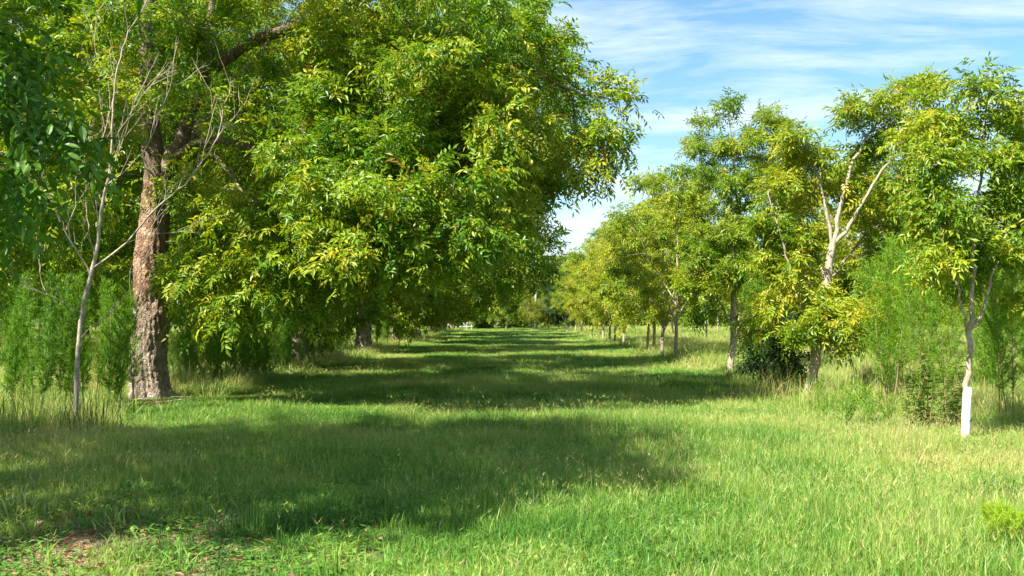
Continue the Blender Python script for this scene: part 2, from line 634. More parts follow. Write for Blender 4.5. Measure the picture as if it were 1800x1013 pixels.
def leaf_template(pairs, ll, lw, rl, droop, detail=False, seed=0):
    """one pinnate leaf: leaflets in pairs along a drooping midrib, and one at the end"""
    q = np.random.default_rng(seed)
    V, Fc = [], []
    t0 = 0.25
    for k in range(pairs * 2 + 1):
        end = k == pairs * 2
        t = 1.0 if end else t0 + (1 - t0) * ((k // 2) + 0.3 * (k % 2)) / pairs
        base = np.array((rl * t, 0, -droop * rl * t * t))
        tang = unit(np.array((1, 0, -2 * droop * t)))
        sgn = 0 if end else (1 if k % 2 else -1)
        ang = 0 if end else R(q.uniform(48, 68))
        d = unit(tang * math.cos(ang) + np.array((0, sgn * math.sin(ang), 0)) + np.array((0, 0, -q.uniform(-0.25, 0.6)))) + q.normal(0, 0.16, 3)
        d = unit(d)
        L = ll * q.uniform(0.8, 1.15) * (0.75 + 0.35 * t)
        W = lw * q.uniform(0.85, 1.15)
        side = unit(np.cross(d, np.array((0, 0, 1.0)) + q.normal(0, 0.25, 3)))
        nrm = np.cross(side, d)
        sag = -0.16 * L
        b = len(V)
        if detail:
            for u, w, z in ((0, 0, 0), (0.25, 0.42, 0.0), (0.55, 0.5, 0.3), (0.8, 0.28, 0.65)):
                c = base + d * L * u + nrm * sag * z
                if w == 0:
                    V.append(c)
                else:
                    V.extend((c + side * W * w + nrm * 0.12 * W, c, c - side * W * w + nrm * 0.12 * W))
            V.append(base + d * L + nrm * sag)
            Fc += [(b, b + 1, b + 2), (b, b + 2, b + 3)]
            for s in (1, 4):
                Fc += [(b + s, b + s + 3, b + s + 4), (b + s, b + s + 4, b + s + 1), (b + s + 1, b + s + 4, b + s + 5), (b + s + 1, b + s + 5, b + s + 2)]
            Fc += [(b + 7, b + 10, b + 8), (b + 8, b + 10, b + 9)]
        else:
            V += [base, base + d * L * 0.42 + side * W * 0.5 + nrm * 0.1 * W, base + d * L + nrm * sag, base + d * L * 0.42 - side * W * 0.5 + nrm * 0.1 * W]
            Fc += [(b, b + 1, b + 2), (b, b + 2, b + 3)]
    return np.array(V), np.array(Fc)


def leaves_mesh(name, P, D, temps, mat, scale=(0.6, 1.3), tint=0.45, tvar=0.15, clump=0.12, freq=0.6, roll=0.5):
    """P: leaf bases, D: directions. Many pinnate leaves in one mesh"""
    N = len(P)
    which = rng.integers(0, len(temps), N)
    Vs, Fs, Ts, n0 = [], [], [], 0
    ph = rng.uniform(0, 6, 3)
    cl = np.sin(P[:, 0] * freq * 1.7 + ph[0] + 1.1 * np.sin(P[:, 2] * freq)) * np.sin(P[:, 1] * freq * 1.9 + ph[1]) + 0.6 * np.sin(P[:, 2] * freq * 2.3 + ph[2] + P[:, 0])
    tn = tint + clump * cl + rng.normal(0, tvar, N)
    tn = np.where(rng.random(N) < 0.006, 0.97, np.clip(tn, 0.02, 0.84))
    for k, (TV, TF) in enumerate(temps):
        idx = np.nonzero(which == k)[0]
        if len(idx) == 0:
            continue
        d = unit(D[idx])
        up = np.array((0, 0, 1.0)) + rng.normal(0, roll, (len(idx), 3))
        y = unit(np.cross(up, d))
        z = np.cross(d, y)
        s = rng.uniform(scale[0], scale[1], len(idx))[:, None, None]
        V = P[idx][:, None, :] + s * (TV[None, :, 0:1] * d[:, None] + TV[None, :, 1:2] * y[:, None] + TV[None, :, 2:3] * z[:, None])
        nv = len(TV)
        Fq = TF[None] + (np.arange(len(idx)) * nv)[:, None, None] + n0
        Vs.append(V.reshape(-1, 3))
        Fs.append(Fq.reshape(-1))
        Ts.append(np.repeat(tn[idx], nv) + np.repeat(rng.normal(0, 0.03, len(idx) * (nv // 4)), 4)[:len(idx) * nv] if nv % 4 == 0 else np.repeat(tn[idx], nv))
        n0 += len(idx) * nv
    V = np.concatenate(Vs)
    Fq = np.concatenate(Fs)
    return mesh_np(name, V, Fq, np.full(len(Fq) // 3, 3), mat, np.concatenate(Ts))


def leaf_sites(sk, total, maxhop=2, center=None, rmax=0.03, droop=0.12, spread=1.3, jit=0.13):
    c = np.nonzero((sk.hop <= maxhop) & (sk.r < rmax) & (sk.parr >= 0))[0]
    w = np.where(sk.hop[c] == 0, 1.6, 1.0)
    pick = rng.choice(c, total, p=w / w.sum())
    p0, p1 = sk.A[sk.parr[pick]], sk.A[pick]
    t = rng.random(total)[:, None] * 1.15
    tang = unit(p1 - p0)
    P = p0 + (p1 - p0) * t
    out = rng.normal(0, 1, (total, 3))
    out[:, 2] *= 0.5
    D = unit(tang * 0.8 + spread * unit(out) + np.array((0, 0, -droop)))
    return P + rng.normal(0, jit, P.shape), D


def sun_clear(P, targets, rad, keep=0.0):
    """True where a leaf stands clear of the sunbeam onto a target"""
    ok = np.ones(len(P), bool)
    L = np.array(ld)
    for t in targets:
        v = P - np.array(t)
        s_ = -(v @ L)
        dist = np.linalg.norm(v + L * s_[:, None], axis=1)
        ok &= ~((s_ > 0.05) & (dist < rad) & (rng.random(len(P)) >= keep))
    return ok


def clumps(n, center, semi, rad=(0.7, 1.3), per=18, rmin=0.5, flat=0.55, reject=None, tries=6000, power=0.5):
    """attractor points gathered in flattened clumps spread through a crown"""
    C = []
    t = 0
    while len(C) < n and t < tries:
        t += 1
        d = unit(rng.normal(0, 1, 3))
        rr = rmin + (1 - rmin) * rng.random() ** power
        c = np.array(center) + d * rr * np.array(semi)
        if reject is not None and reject(c):
            continue
        C.append(c)
    out = []
    for c in C:
        r = rng.uniform(*rad)
        q = unit(rng.normal(0, 1, (per, 3))) * (rng.random((per, 1)) ** (1 / 2.2)) * r
        q[:, 2] *= flat
        out.append(c + q)
    return np.concatenate(out)


def blob(c, r, n, flat=0.6):
    q = unit(rng.normal(0, 1, (n, 3))) * (rng.random((n, 1)) ** (1 / 2.2)) * np.array(r)
    return np.array(c) + q


def tree_obj(name, label, cat, group, loc, meshes, rotz=0.0, scale=1.0, extra=None):
    root = ob(name, None, None, loc, (0, 0, rotz), (scale,) * 3)
    root.empty_display_size = 0.3
    tag(root, label, cat, group)
    for nm, me in meshes:
        if me is not None:
            ob(nm, me, root)
    return root


LEAF_A = [leaf_template(4, 0.114, 0.039, 0.29, 0.3, seed=k) for k in range(5)]
LEAF_B = [leaf_template(3, 0.140, 0.050, 0.32, 0.3, seed=20 + k) for k in range(4)]
LEAF_C = [leaf_template(2, 0.21, 0.080, 0.36, 0.3, seed=40 + k) for k in range(4)]
LEAF_N = [leaf_template(4, 0.092, 0.034, 0.28, 0.6, detail=True, seed=60 + k) for k in range(4)]
LEAF_Y = [leaf_template(4, 0.105, 0.036, 0.27, 0.3, seed=80 + k) for k in range(5)]
LEAF_S = [leaf_template(4, 0.085, 0.030, 0.23, 0.3, seed=85 + k) for k in range(5)]
LEAF_YF = [leaf_template(3, 0.125, 0.045, 0.28, 0.3, seed=90 + k) for k in range(4)]


def project(p):
    q = np.array(p) - np.array((0, 0, CAM_H))
    zf = q[1] * math.cos(PITCH) + q[2] * math.sin(PITCH)
    v = -q[1] * math.sin(PITCH) + q[2] * math.cos(PITCH)
    return 900 + F * q[0] / zf, 506.5 - F * v / zf


# ---- the mature pecan with the broad stripped trunk
B1 = at(268, 706)
D1 = B1[1]


def rel(b, d0, L):
    return [pt(px, py, d0 + dd) - b for px, py, dd in L]


def mature_trunk(name, path, radii, sides=56, ridges=9, flare=0.38, gnarl=1.0, seed=0.0, dens=14):
    """a trunk with root flare, burls and ridged, flaking bark as real relief"""
    path = np.asarray(path, float)
    seg = np.linalg.norm(np.diff(path, axis=0), axis=1)
    s = np.concatenate(([0], np.cumsum(seg)))
    m = int(s[-1] * dens)
    t = np.linspace(0, s[-1], m)
    C = np.stack([np.interp(t, s, path[:, k]) for k in range(3)], 1)
    for _ in range(6):
        C[1:-1] = 0.25 * C[:-2] + 0.5 * C[1:-1] + 0.25 * C[2:]
    rad = np.interp(t, s, radii)
    V = np.empty((m, sides, 3))
    for i in range(m):
        z = t[i]
        fl = flare * math.exp(-z / 0.28)
        for k in range(sides):
            a = 2 * math.pi * k / sides
            root = 1 + fl * (1.0 + 0.65 * math.sin(a * 5 + seed) + 0.35 * math.sin(a * 3 + 2 + seed))
            d = (math.cos(a), math.sin(a))
            tw = a + 0.25 * z
            low = mnoise.noise((d[0] * 1.3 + seed, d[1] * 1.3, z * 0.9)) * 0.16
            rid = abs(mnoise.noise((math.cos(tw) * 4.2 + seed, math.sin(tw) * 4.2, z * 0.9))) * 0.14 + abs(mnoise.noise((math.cos(tw) * 9 + seed, math.sin(tw) * 9, z * 2.2))) * 0.09
            fine = mnoise.noise((d[0] * 14 + seed, d[1] * 14, z * 9)) * 0.035
            vd = mnoise.voronoi((d[0] * rad[i] * 12 + seed, d[1] * rad[i] * 12, z * 6.5))[0]
            plate = min(0.4, vd[1] - vd[0]) * (0.16 if z < 2.2 else 0.08)
            burl = 0.0
            if gnarl:
                burl = 0.30 * math.exp(-((z - 2.25) / 0.22) ** 2) * max(0, math.cos(a - 5.3)) ** 2 + 0.16 * math.exp(-((z - 1.75) / 0.18) ** 2) * max(0, math.cos(a - 6.1)) ** 2
            rr = rad[i] * (root + (low + rid - 0.10 + fine + plate) * 1.0 + burl * gnarl)
            V[i, k] = (C[i, 0] + rr * d[0], C[i, 1] + rr * d[1], C[i, 2])
    i = np.arange(m - 1)[:, None] * sides
    k = np.arange(sides)[None, :]
    k2 = (k + 1) % sides
    Q = np.stack((i + k, i + k2, i + sides + k2, i + sides + k), -1).reshape(-1)
    return mesh_np(name, V.reshape(-1, 3), Q, np.full((m - 1) * sides, 4), M['bark_mature'], smooth=True)


trunk_px = [(268, 712, 0), (263, 640, 0), (264, 560, 0), (266, 480, 0), (270, 400, 0), (277, 330, 0), (270, 262, 0)]
TP = rel(B1, D1, trunk_px)
TP[0] = np.array((0, 0, -0.1))
trunk1 = mature_trunk('pecan_trunk', TP, np.interp(np.arange(7), [0, 1, 3, 5, 6], [0.335, 0.325, 0.315, 0.262, 0.10]), dens=34, sides=100)

sk = Skel()
sk.poly(TP + rel(B1, D1, [(258, 190, 0), (257, 90, 0.1), (264, 0, 0.2), (272, -160, 0.5), (282, -300, 0.8)]), 0.30, 0.04)
ntr = len(sk.P)
# taper the leader quickly above the fork
for k in range(ntr):
    z = sk.P[k][2]
    sk.rm[k] = float(np.interp(z, [0, 2.5, 3.6, 4.5, 7, 11], [0.33, 0.30, 0.272, 0.175, 0.14, 0.04]))
nskip = int(np.nonzero(np.array([p[2] for p in sk.P]) > 3.75)[0][0])
sk.poly(rel(B1, D1, [(276, 325, 0), (306, 275, -.1), (334, 205, -.2), (350, 140, -.2), (388, 108, -.5), (430, 80, -.7), (490, 56, -1.0), (545, 42, -1.2), (620, 12, -1.8), (720, -40, -2.4), (840, -80, -3.0)]), 0.14, 0.035)
sk.poly(rel(B1, D1, [(350, 140, -.2), (368, 80, 0), (373, 20, .2), (382, -120, .6), (430, -320, 1.0)]), 0.09, 0.03)
sk.poly(rel(B1, D1, [(306, 275, -.1), (350, 246, -.8), (400, 243, -1.2), (470, 272, -1.8), (560, 300, -2.2), (680, 305, -2.6), (800, 270, -2.8)]), 0.08, 0.02)
sk.poly(rel(B1, D1, [(260, 225, 0), (200, 241, -.3), (140, 246, -.6), (60, 270, -1.0)]), 0.065, 0.02)
sk.poly(rel(B1, D1, [(545, 42, -1.2), (600, 62, -1.2), (650, 75, -1.4), (760, 130, -2.0)]), 0.06, 0.02)
sk.poly(rel(B1, D1, [(620, 12, -1.8), (760, 60, -1.6), (900, 110, -1.7), (1000, 160, -1.8), (1050, 172, -1.9), (1088, 180, -1.9)]), 0.06, 0.012)
sk.poly(rel(B1, D1, [(330, 210, 0), (420, 330, -1.4), (520, 430, -2.2), (560, 470, -2.6)]), 0.05, 0.015)
sk.poly(rel(B1, D1, [(470, 272, -1.8), (560, 360, -1.4), (680, 430, -1.0), (780, 450, -.8)]), 0.05, 0.012)
sk.poly(rel(B1, D1, [(268, 260, 0), (240, 150, 2.0), (230, 60, 3.6), (220, -60, 4.6)]), 0.12, 0.03)
sk.poly(rel(B1, D1, [(300, 280, 0), (380, 190, 2.0), (460, 90, 3.4), (540, 0, 4.4)]), 0.12, 0.03)


LDN = np.array(ld)


def rej1(c):
    w = c + B1
    px, py = project(w)
    if c[2] > 8.9 - 0.22 * max(0.0, c[0]) and py < -20:
        return True
    if w[1] < 9.5 or (c[1] < -1.5 and c[0] < -1.0 + 0.3 * c[1]):
        return True
    for tz in (0.3, 1.2, 2.2, 3.2):       # the open side through which the sun reaches the trunk
        v_ = c - np.array((0, 0, tz))
        t_ = -float(np.dot(v_, LDN))
        if t_ > 0 and np.linalg.norm(v_ + LDN * t_) < 1.35:
            return True
    lim = np.interp(py, [-400, 0, 120, 200, 330, 400, 440, 480, 520, 575], [700, 960, 970, 1010, 975, 940, 880, 800, 600, 540])
    if px > lim:
        return True
    low = np.interp(px, [0, 180, 300, 540, 700, 900, 1000], [430, 400, 560, 560, 495, 440, 360])
    if py > low:
        return True
    # keep the trunk and the main limbs in the open on the lane side
    if w[1] < D1 + 0.4 and 205 < px < 330 and 270 < py < 720:
        return True
    if w[1] < D1 - 0.6 and ((205 < px < 400 and 60 < py < 300 and rng.random() < 0.4) or (410 < px < 540 and 35 < py < 95)):
        return True
    return False


A1 = clumps(280, (1.4, 0.0, 6.9), (7.5, 4.6, 5.2), rad=(0.55, 1.0), per=11, rmin=0.35, reject=rej1)
ext = []
for px, py, dd, r, nn in [(1075, 150, -1.9, .45, 24), (1055, 225, -2.0, .45, 24), (1075, 285, -2.1, .38, 18), (1035, 310, -2.0, .42, 18), (1095, 185, -1.9, .28, 12), (1010, 240, -.5, .4, 14), (980, 330, -.7, .4, 12), (1030, 180, -.3, .3, 10),
                          (360, 520, -2.2, .6, 16), (430, 530, -2.4, .7, 18), (500, 500, -2.5, .7, 18), (400, 450, -2.0, .8, 18), (480, 420, -2.4, .8, 18), (560, 440, -2.4, .7, 16),
                          (640, 400, -2.0, .8, 18), (720, 420, -1.2, .7, 16), (780, 400, -1.4, .7, 16), (330, 430, -0.8, .5, 12), (600, 330, -2.6, .8, 18), (700, 300, -3, .9, 20), (820, 300, -2.8, .8, 18), (640, 470, -1, .6, 14),
                          (600, 40, -1.9, .7, 16), (660, 10, -2.6, .7, 16), (310, 130, -.7, .4, 10), (420, 170, -1.2, .6, 14), (340, 290, -1.0, .45, 12), (390, 320, -1.3, .5, 12), (300, 50, -.8, .5, 12), (430, 20, -1.2, .5, 12), (210, 160, -.8, .5, 12), (200, 60, -.8, .5, 12), (560, 110, -1.6, .6, 14), (470, 140, -1.4, .5, 12), (350, 40, -.7, .4, 10), (225, 300, -.6, .3, 8),
                          (340, 380, -0.6, .5, 12), (350, 560, -1.6, .4, 10), (540, 540, -2.0, .45, 12)]:
    ext.append(blob(pt(px, py, D1 + dd) - B1, (r, r, r * 0.7), nn))
cnt = 0
while cnt < 60:                       # the full lane side of the crown
    c_ = pt(rng.uniform(500, 960), rng.uniform(40, 480), D1 + rng.uniform(-3.6, -0.6)) - B1
    if not rej1(c_):
        ext.append(blob(c_, (0.65, 0.6, 0.42), 13))
        cnt += 1
for k in range(26):                   # low boughs reaching over the lane into the sun
    px_ = rng.uniform(540, 880)
    py_ = rng.uniform(300, np.interp(px_, [540, 700, 880], [520, 490, 430]))
    ext.append(blob(pt(px_, py_, D1 + rng.uniform(-4.3, -2.9)) - B1, (0.55, 0.5, 0.36), 13))
A1 = np.concatenate([A1] + ext)
sk.grow(A1, step=0.28, kill=0.36, minidx=int(nskip * 0.62), its=90, grav=-0.04)
sk.finish(tip=0.0045)
tA, bA = bark_meshes(sk, 'pecan', M['bark_limb'], M['twig_mature'], split=0.05, skip_nodes=nskip, maxsides=14)
P, D = leaf_sites(sk, 45500, maxhop=3)
ok_ = sun_clear(P, [(0, 0, z) for z in (0.2, 0.7, 1.2, 1.7, 2.2, 2.7, 3.2, 3.7)], 0.55, 0.12)
P, D = P[ok_], D[ok_]
crownA = leaves_mesh('pecan_crown', P, D, LEAF_A, M['leaf_mature'], tint=0.52, tvar=0.16, clump=0.13)
print('tree1', len(sk.P), len(crownA.polygons))
tree_obj('pecan_tree', 'mature pecan with thick gnarled trunk of peeling reddish bark, first of the big row', 'tree', 'mature pecans along the lane', B1,
         [('trunk', trunk1), ('limb', tA), ('branches', bA), ('crown', crownA)])


# ---- the other mature pecans
def mature_variant(name, seed, n_clump, per, n_leaf, temps, lane=7.3, back=6.0, along=4.9, hgt=14.5, low=2.4, trunk_sides=30, dens=8, trim=0.35):
    global rng
    rng = np.random.default_rng(seed)
    q = np.random.default_rng(seed + 1)
    fork = q.uniform(3.2, 4.0)
    lean = q.uniform(-0.25, 0.35)
    path = [np.array((0, 0, -0.1)), np.array((lean * 0.3, 0, 0.8)), np.array((lean * 0.5, 0.1, 2.0)), np.array((lean * 0.9, 0.05, fork))]
    trunk = mature_trunk(name + '_trunk', path, [0.34, 0.31, 0.27, 0.22], sides=trunk_sides, dens=dens, flare=0.5, gnarl=0.4, seed=seed * 1.7)
    s = Skel()
    s.poly(path + [np.array((lean, 0.2, fork + 2.5)), np.array((lean + 0.3, 0.1, fork + 5.5)), np.array((lean, 0, hgt - 1.5))], 0.27, 0.03, step=0.4)
    for k in range(len(s.P)):
        s.rm[k] = float(np.interp(s.P[k][2], [0, fork, fork + 0.6, hgt], [0.3, 0.2, 0.15, 0.03]))
    nsk = int(np.nonzero(np.array([p_[2] for p_ in s.P]) > fork - 0.3)[0][0])
    for k in range(7):
        a = k * 2 * math.pi / 7 + q.uniform(-0.3, 0.3)
        reach = (lane if math.cos(a) > 0 else back) * abs(math.cos(a)) + along * abs(math.sin(a))
        reach *= q.uniform(0.55, 0.75)
        z0 = fork + q.uniform(-0.4, 1.8)
        up = q.uniform(1.0, 4.5)
        e = np.array((math.cos(a) * reach, math.sin(a) * reach, z0 + up))
        b = np.array((lean, 0.1, z0))
        mid = b * 0.5 + e * 0.5 + np.array((0, 0, up * 0.22))
        s.poly([b, mid, e], 0.13, 0.03, step=0.4)

    def rej(c):
        x, y, z = c
        lo = low + 0.25 * max(0.0, 1.6 - abs(x)) + (0.42 * (x - 3) if x > 3 else 0.0)
        return z < lo or z > hgt * 1.03 - trim * max(0.0, x)

    A = clumps(n_clump, ((lane - back) / 2, 0, hgt * 0.53), ((lane + back) / 2, along, hgt * 0.5), rad=(0.7, 1.3), per=per, rmin=0.4, reject=rej)
    s.grow(A, step=0.4, kill=0.5, minidx=nsk, its=60)
    s.finish(tip=0.006)
    t_, b_ = bark_meshes(s, name, M['bark_limb'], M['twig_mature'], split=0.06, skip_nodes=nsk)
    P_, D_ = leaf_sites(s, n_leaf, maxhop=3, rmax=0.04)
    c_ = leaves_mesh(name + '_crown', P_, D_, temps, M['leaf_mature'], tint=0.50)
    print(name, len(s.P), len(c_.polygons))
    return [('trunk', trunk), ('limb', t_), ('branches', b_), ('crown', c_)]


VB = mature_variant('pecan_second', 101, 230, 10, 27000, LEAF_B, lane=8.2, along=3.9, hgt=11.8, low=1.1, trim=0.26)
VC = mature_variant('pecan_third', 202, 210, 10, 20000, LEAF_C, lane=7.2, along=4.1, hgt=11.8, low=1.6)
VD = mature_variant('pecan_fourth', 303, 210, 10, 20000, LEAF_C, lane=6.8, along=4.1, hgt=11.4, low=1.6)
# the one beside the viewer: mostly out of the picture, it throws the near shade and hangs one bough into view
VE = mature_variant('pecan_behind', 505, 180, 10, 15000, LEAF_C, lane=5.6, back=5.6, along=5.2, hgt=13, low=1.1)
V0 = mature_variant('pecan_near', 404, 130, 10, 9500, LEAF_C, lane=4.6, back=4.6, along=3.2, hgt=10.8, low=4.4)
G = 'mature pecans along the lane'
B0 = gz(-7.5, 6.8)
t0 = tree_obj('pecan_tree', 'pecan whose dark bough hangs into the upper left corner', 'tree', G, B0, V0)
rng = np.random.default_rng(55)
s0 = Skel()
s0.poly([np.array((0, 0, 3.4)) + B0, np.array((-6.2, 6.6, 5.0)), np.array((-4.6, 6.3, 4.6)), np.array((-3.7, 6.2, 3.9)), np.array((-3.2, 6.15, 3.2))], 0.07, 0.012, step=0.2)
hang = []
for px, py, d, r, nn in [(30, 150, 6.1, .28, 14), (60, 230, 6.2, .3, 16), (20, 300, 6.1, .3, 14), (-40, 220, 6.2, .4, 14), (105, 190, 6.2, .14, 6), (30, 60, 6.3, .3, 12), (-30, 90, 6.3, .4, 12), (10, 380, 6.3, .22, 9), (80, 270, 6.3, .2, 8)]:
    hang.append(blob(pt(px, py, d), (r, r, r * 0.7), nn))
s0.grow(np.concatenate(hang), step=0.11, kill=0.12, its=60, minidx=6)
s0.finish(tip=0.0025)
_, b0 = bark_meshes(s0, 'pecan_bough', M['bark_limb'], M['twig_mature'], split=0.2)
P, D = leaf_sites(s0, 270, maxhop=4, rmax=0.02, droop=0.3, jit=0.04)
c0 = leaves_mesh('pecan_bough_leaves', P, D, LEAF_N, M['leaf_mature'], tint=0.42, tvar=0.14)
inv = (-B0[0], -B0[1], -B0[2])
bo = ob('bough', b0, t0, inv)
ob('leaves', c0, bo)

rowB = [(gz(*at(520, 651)[:2]), VB, 0.0, 1.0, 'second big pecan of the row, trunk in shade behind tall stems'),
        (gz(*at(640, 623)[:2]), VC, 0.1, 1.02, 'third big pecan with sunlit flared roots at its foot'),
        (gz(-6.3, 54.5), VD, -0.1, 1.0, 'fourth big pecan down the shaded side of the lane'),
        (gz(-6.4, 66.5), VC, 0.25, 0.97, 'fifth big pecan down the shaded side of the lane'),
        (gz(-6.2, 78.5), VD, -0.2, 1.0, 'sixth big pecan down the shaded side of the lane'),
        (gz(-6.3, 90.5), VC, 0.15, 0.9, 'seventh big pecan, last dark crown before the lane end')]
for loc, v, rz, s, lab in rowB:
    tree_obj('pecan_tree', lab, 'tree', G, loc, v, rz, s)
for k, (x, y) in enumerate([(-15.6, 28.5), (-17.5, 39), (-18, 50), (-18.5, 62), (-19, 76), (-27, 44), (-29, 57), (-30, 70), (-30.5, 84), (-41, 66), (-42, 82), (-52, 88)]):
    tree_obj('pecan_tree', 'pecan in the %s row behind the big row, seen past the gnarled trunk' % ('next' if x > -20 else 'second' if x > -32 else 'farthest'), 'tree', 'pecans of the rows behind', gz(x, y), VE, 1.3 * k, 0.9 + 0.05 * (k % 3))


# ---- young pecans on the other side
def young_variant(name, seed, limbs, attract, n_leaf, temps, step=0.2, kill=0.25, split=0.028, mat='leaf_young', trunk_r=None, tint=0.55, minidx=0, tip=0.004, maxhop=3, clump=0.12, open_to=None):
    s = Skel()
    for pts, r0, r1 in limbs:
        s.poly(pts, r0, r1, step=step, jit=0.012)
    s.grow(attract, step=step, kill=kill, minidx=minidx, its=60, grav=0.0)
    s.finish(tip=tip)
    t_, b_ = bark_meshes(s, name, M['bark_young'], M['twig_young'], split=split, maxsides=12)
    P_, D_ = leaf_sites(s, n_leaf, maxhop=maxhop, rmax=0.02, droop=0.08, jit=0.07)
    if open_to:
        ok = sun_clear(P_, open_to, 0.3)
        P_, D_ = P_[ok], D_[ok]
    c_ = leaves_mesh(name + '_crown', P_, D_, temps, M[mat], tint=tint, freq=1.3, clump=clump)
    print(name, len(s.P), len(c_.polygons))
    return [('trunk', t_), ('branches', b_), ('crown', c_)]


GY = 'young pecans across the lane'
rng = np.random.default_rng(77)
# sapling in the white guard
BA = at(1697, 780)
DA = BA[1]
ra = lambda L: [np.array((0, 0, -0.05)) if q is None else pt(q[0], q[1], DA + q[2]) - BA for q in L]
limbs = [(ra([None, (1700, 700, 0), (1703, 640, 0), (1704, 590, 0), (1710, 520, 0), (1713, 430, .1), (1724, 330, .2), (1732, 220, .2), (1742, 125, .2)]), 0.045, 0.006),
         (ra([(1704, 590, 0), (1692, 545, -.1), (1684, 505, -.2), (1660, 430, -.3), (1640, 340, -.3), (1630, 260, -.2)]), 0.022, 0.006),
         (ra([(1706, 585, 0), (1728, 555, -.1), (1738, 500, -.1), (1758, 440, 0), (1790, 350, .1), (1810, 260, .2)]), 0.024, 0.006),
         (ra([(1713, 430, .1), (1760, 370, .5), (1790, 300, .8)]), 0.014, 0.005),
         (ra([(1713, 430, .1), (1680, 360, .5), (1650, 280, .8), (1620, 200, .9)]), 0.014, 0.005)]
att = []
for px, py, dd, r, nn in [(1742, 140, .2, .22, 14), (1700, 160, .2, .25, 14), (1760, 200, .2, .3, 18), (1690, 220, .4, .3, 18), (1640, 220, .5, .3, 16), (1790, 260, .2, .35, 18), (1730, 280, 0, .35, 20),
                          (1650, 300, -.1, .35, 18), (1610, 260, .8, .3, 14), (1800, 350, 0, .4, 18), (1740, 370, .3, .4, 18), (1670, 380, -.3, .35, 16), (1620, 390, .4, .35, 14), (1830, 430, .2, .4, 14), (1760, 440, -.1, .3, 12),
                          (1640, 470, -.4, .3, 12), (1700, 470, .4, .35, 12), (1810, 200, .5, .3, 12), (1850, 290, .3, .4, 14), (1790, 520, .2, .25, 8), (1630, 160, .8, .2, 9)]:
    att.append(blob(pt(px, py, DA + dd) - BA, (r, r * 1.2, r * 0.8), nn))
va = young_variant('sapling', 1, limbs, np.concatenate(att), 3300, LEAF_S, step=0.13, kill=0.17, split=0.02, minidx=4, tip=0.003, open_to=[(0, 0, .1), (0, 0, .35), (0, 0, .6), (0, 0, .85)])
ta = tree_obj('pecan_sapling', 'slim pecan sapling standing in a white trunk guard', 'sapling', GY, BA, va)
m, n, l, out = new_mat('stained_plastic')
t_ = n.new('ShaderNodeTexCoord')
sp = n.new('ShaderNodeSeparateXYZ')
l.new(t_.outputs['Object'], sp.inputs[0])
nz = n.new('ShaderNodeTexNoise')
nz.inputs['Scale'].default_value, nz.inputs['Detail'].default_value = 22, 7
l.new(t_.outputs['Object'], nz.inputs['Vector'])
ad = n.new('ShaderNodeMath')
ad.operation = 'MULTIPLY_ADD'
l.new(nz.outputs[0], ad.inputs[0])
ad.inputs[1].default_value = -0.75
l.new(sp.outputs[2], ad.inputs[2])
r = ramp(n, [(0.0, (0.38, 0.31, 0.22)), (0.25, (0.66, 0.63, 0.57)), (0.5, (0.80, 0.80, 0.79))])
mr = n.new('ShaderNodeMapRange')
mr.inputs[1].default_value, mr.inputs[2].default_value = -0.45, 0.35
l.new(ad.outputs[0], mr.inputs[0])
l.new(mr.outputs[0], r.inputs[0])
p = n.new('ShaderNodeBsdfPrincipled')
p.inputs['Roughness'].default_value = 0.5
l.new(r.outputs[0], p.inputs['Base Color'])
l.new(p.outputs[0], out.inputs[0])
M['white_plastic'] = m
g_ = MB()
gp = [pt(1697, 783, DA) - BA, pt(1697.5, 760, DA) - BA, pt(1698.5, 730, DA) - BA, pt(1700, 700, DA) - BA, pt(1701, 681, DA) - BA]
g_.tube(np.array(gp), [0.058, 0.055, 0.054, 0.052, 0.051], 20)
gd = tag(ob('trunk_guard', g_.mesh('trunk_guard', M['white_plastic'], True), ta), label='white plastic sleeve round the foot of the trunk')
k_ = MB()
c_ = pt(1699, 738, DA) - BA
for z in (-0.008, 0.008):
    k_.tube(np.array([c_ + np.array((0.059 * math.cos(a), 0.059 * math.sin(a), z + 0.012 * math.sin(a))) for a in np.linspace(0, 2 * math.pi, 17)]), 0.004, 4, cap=False)
ob('tie', k_.mesh('guard_tie', M['black_tie']), gd)

# leaning tree with open forks
BB = at(1418, 705)
DB = BB[1]
rb = lambda L: [np.array((0, 0, -0.05)) if q is None else pt(q[0], q[1], DB + q[2]) - BB for q in L]
limbs = [(rb([None, (1426, 668, 0), (1437, 620, 0), (1446, 560, 0), (1452, 500, 0), (1464, 432, 0)]), 0.105, 0.07),
         (rb([(1464, 432, 0), (1452, 370, 0), (1444, 322, .1), (1424, 270, .2), (1390, 230, .2)]), 0.038, 0.01),
         (rb([(1464, 432, 0), (1476, 370, 0), (1491, 305, 0), (1520, 240, 0), (1570, 192, 0), (1625, 145, 0)]), 0.045, 0.01),
         (rb([(1464, 432, 0), (1500, 390, -.1), (1530, 330, -.2), (1562, 285, -.2), (1610, 230, -.2)]), 0.042, 0.01),
         (rb([(1440, 610, 0), (1405, 525, -.2), (1388, 470, -.3), (1372, 415, -.3), (1350, 340, -.2)]), 0.04, 0.01),
         (rb([(1440, 605, 0), (1480, 590, -.5), (1525, 565, -.9)]), 0.025, 0.008),
         (rb([(1452, 500, 0), (1430, 440, .9), (1410, 360, 1.3)]), 0.03, 0.008),
         (rb([(1452, 500, 0), (1500, 440, .9), (1560, 370, 1.3)]), 0.03, 0.008)]
att = []
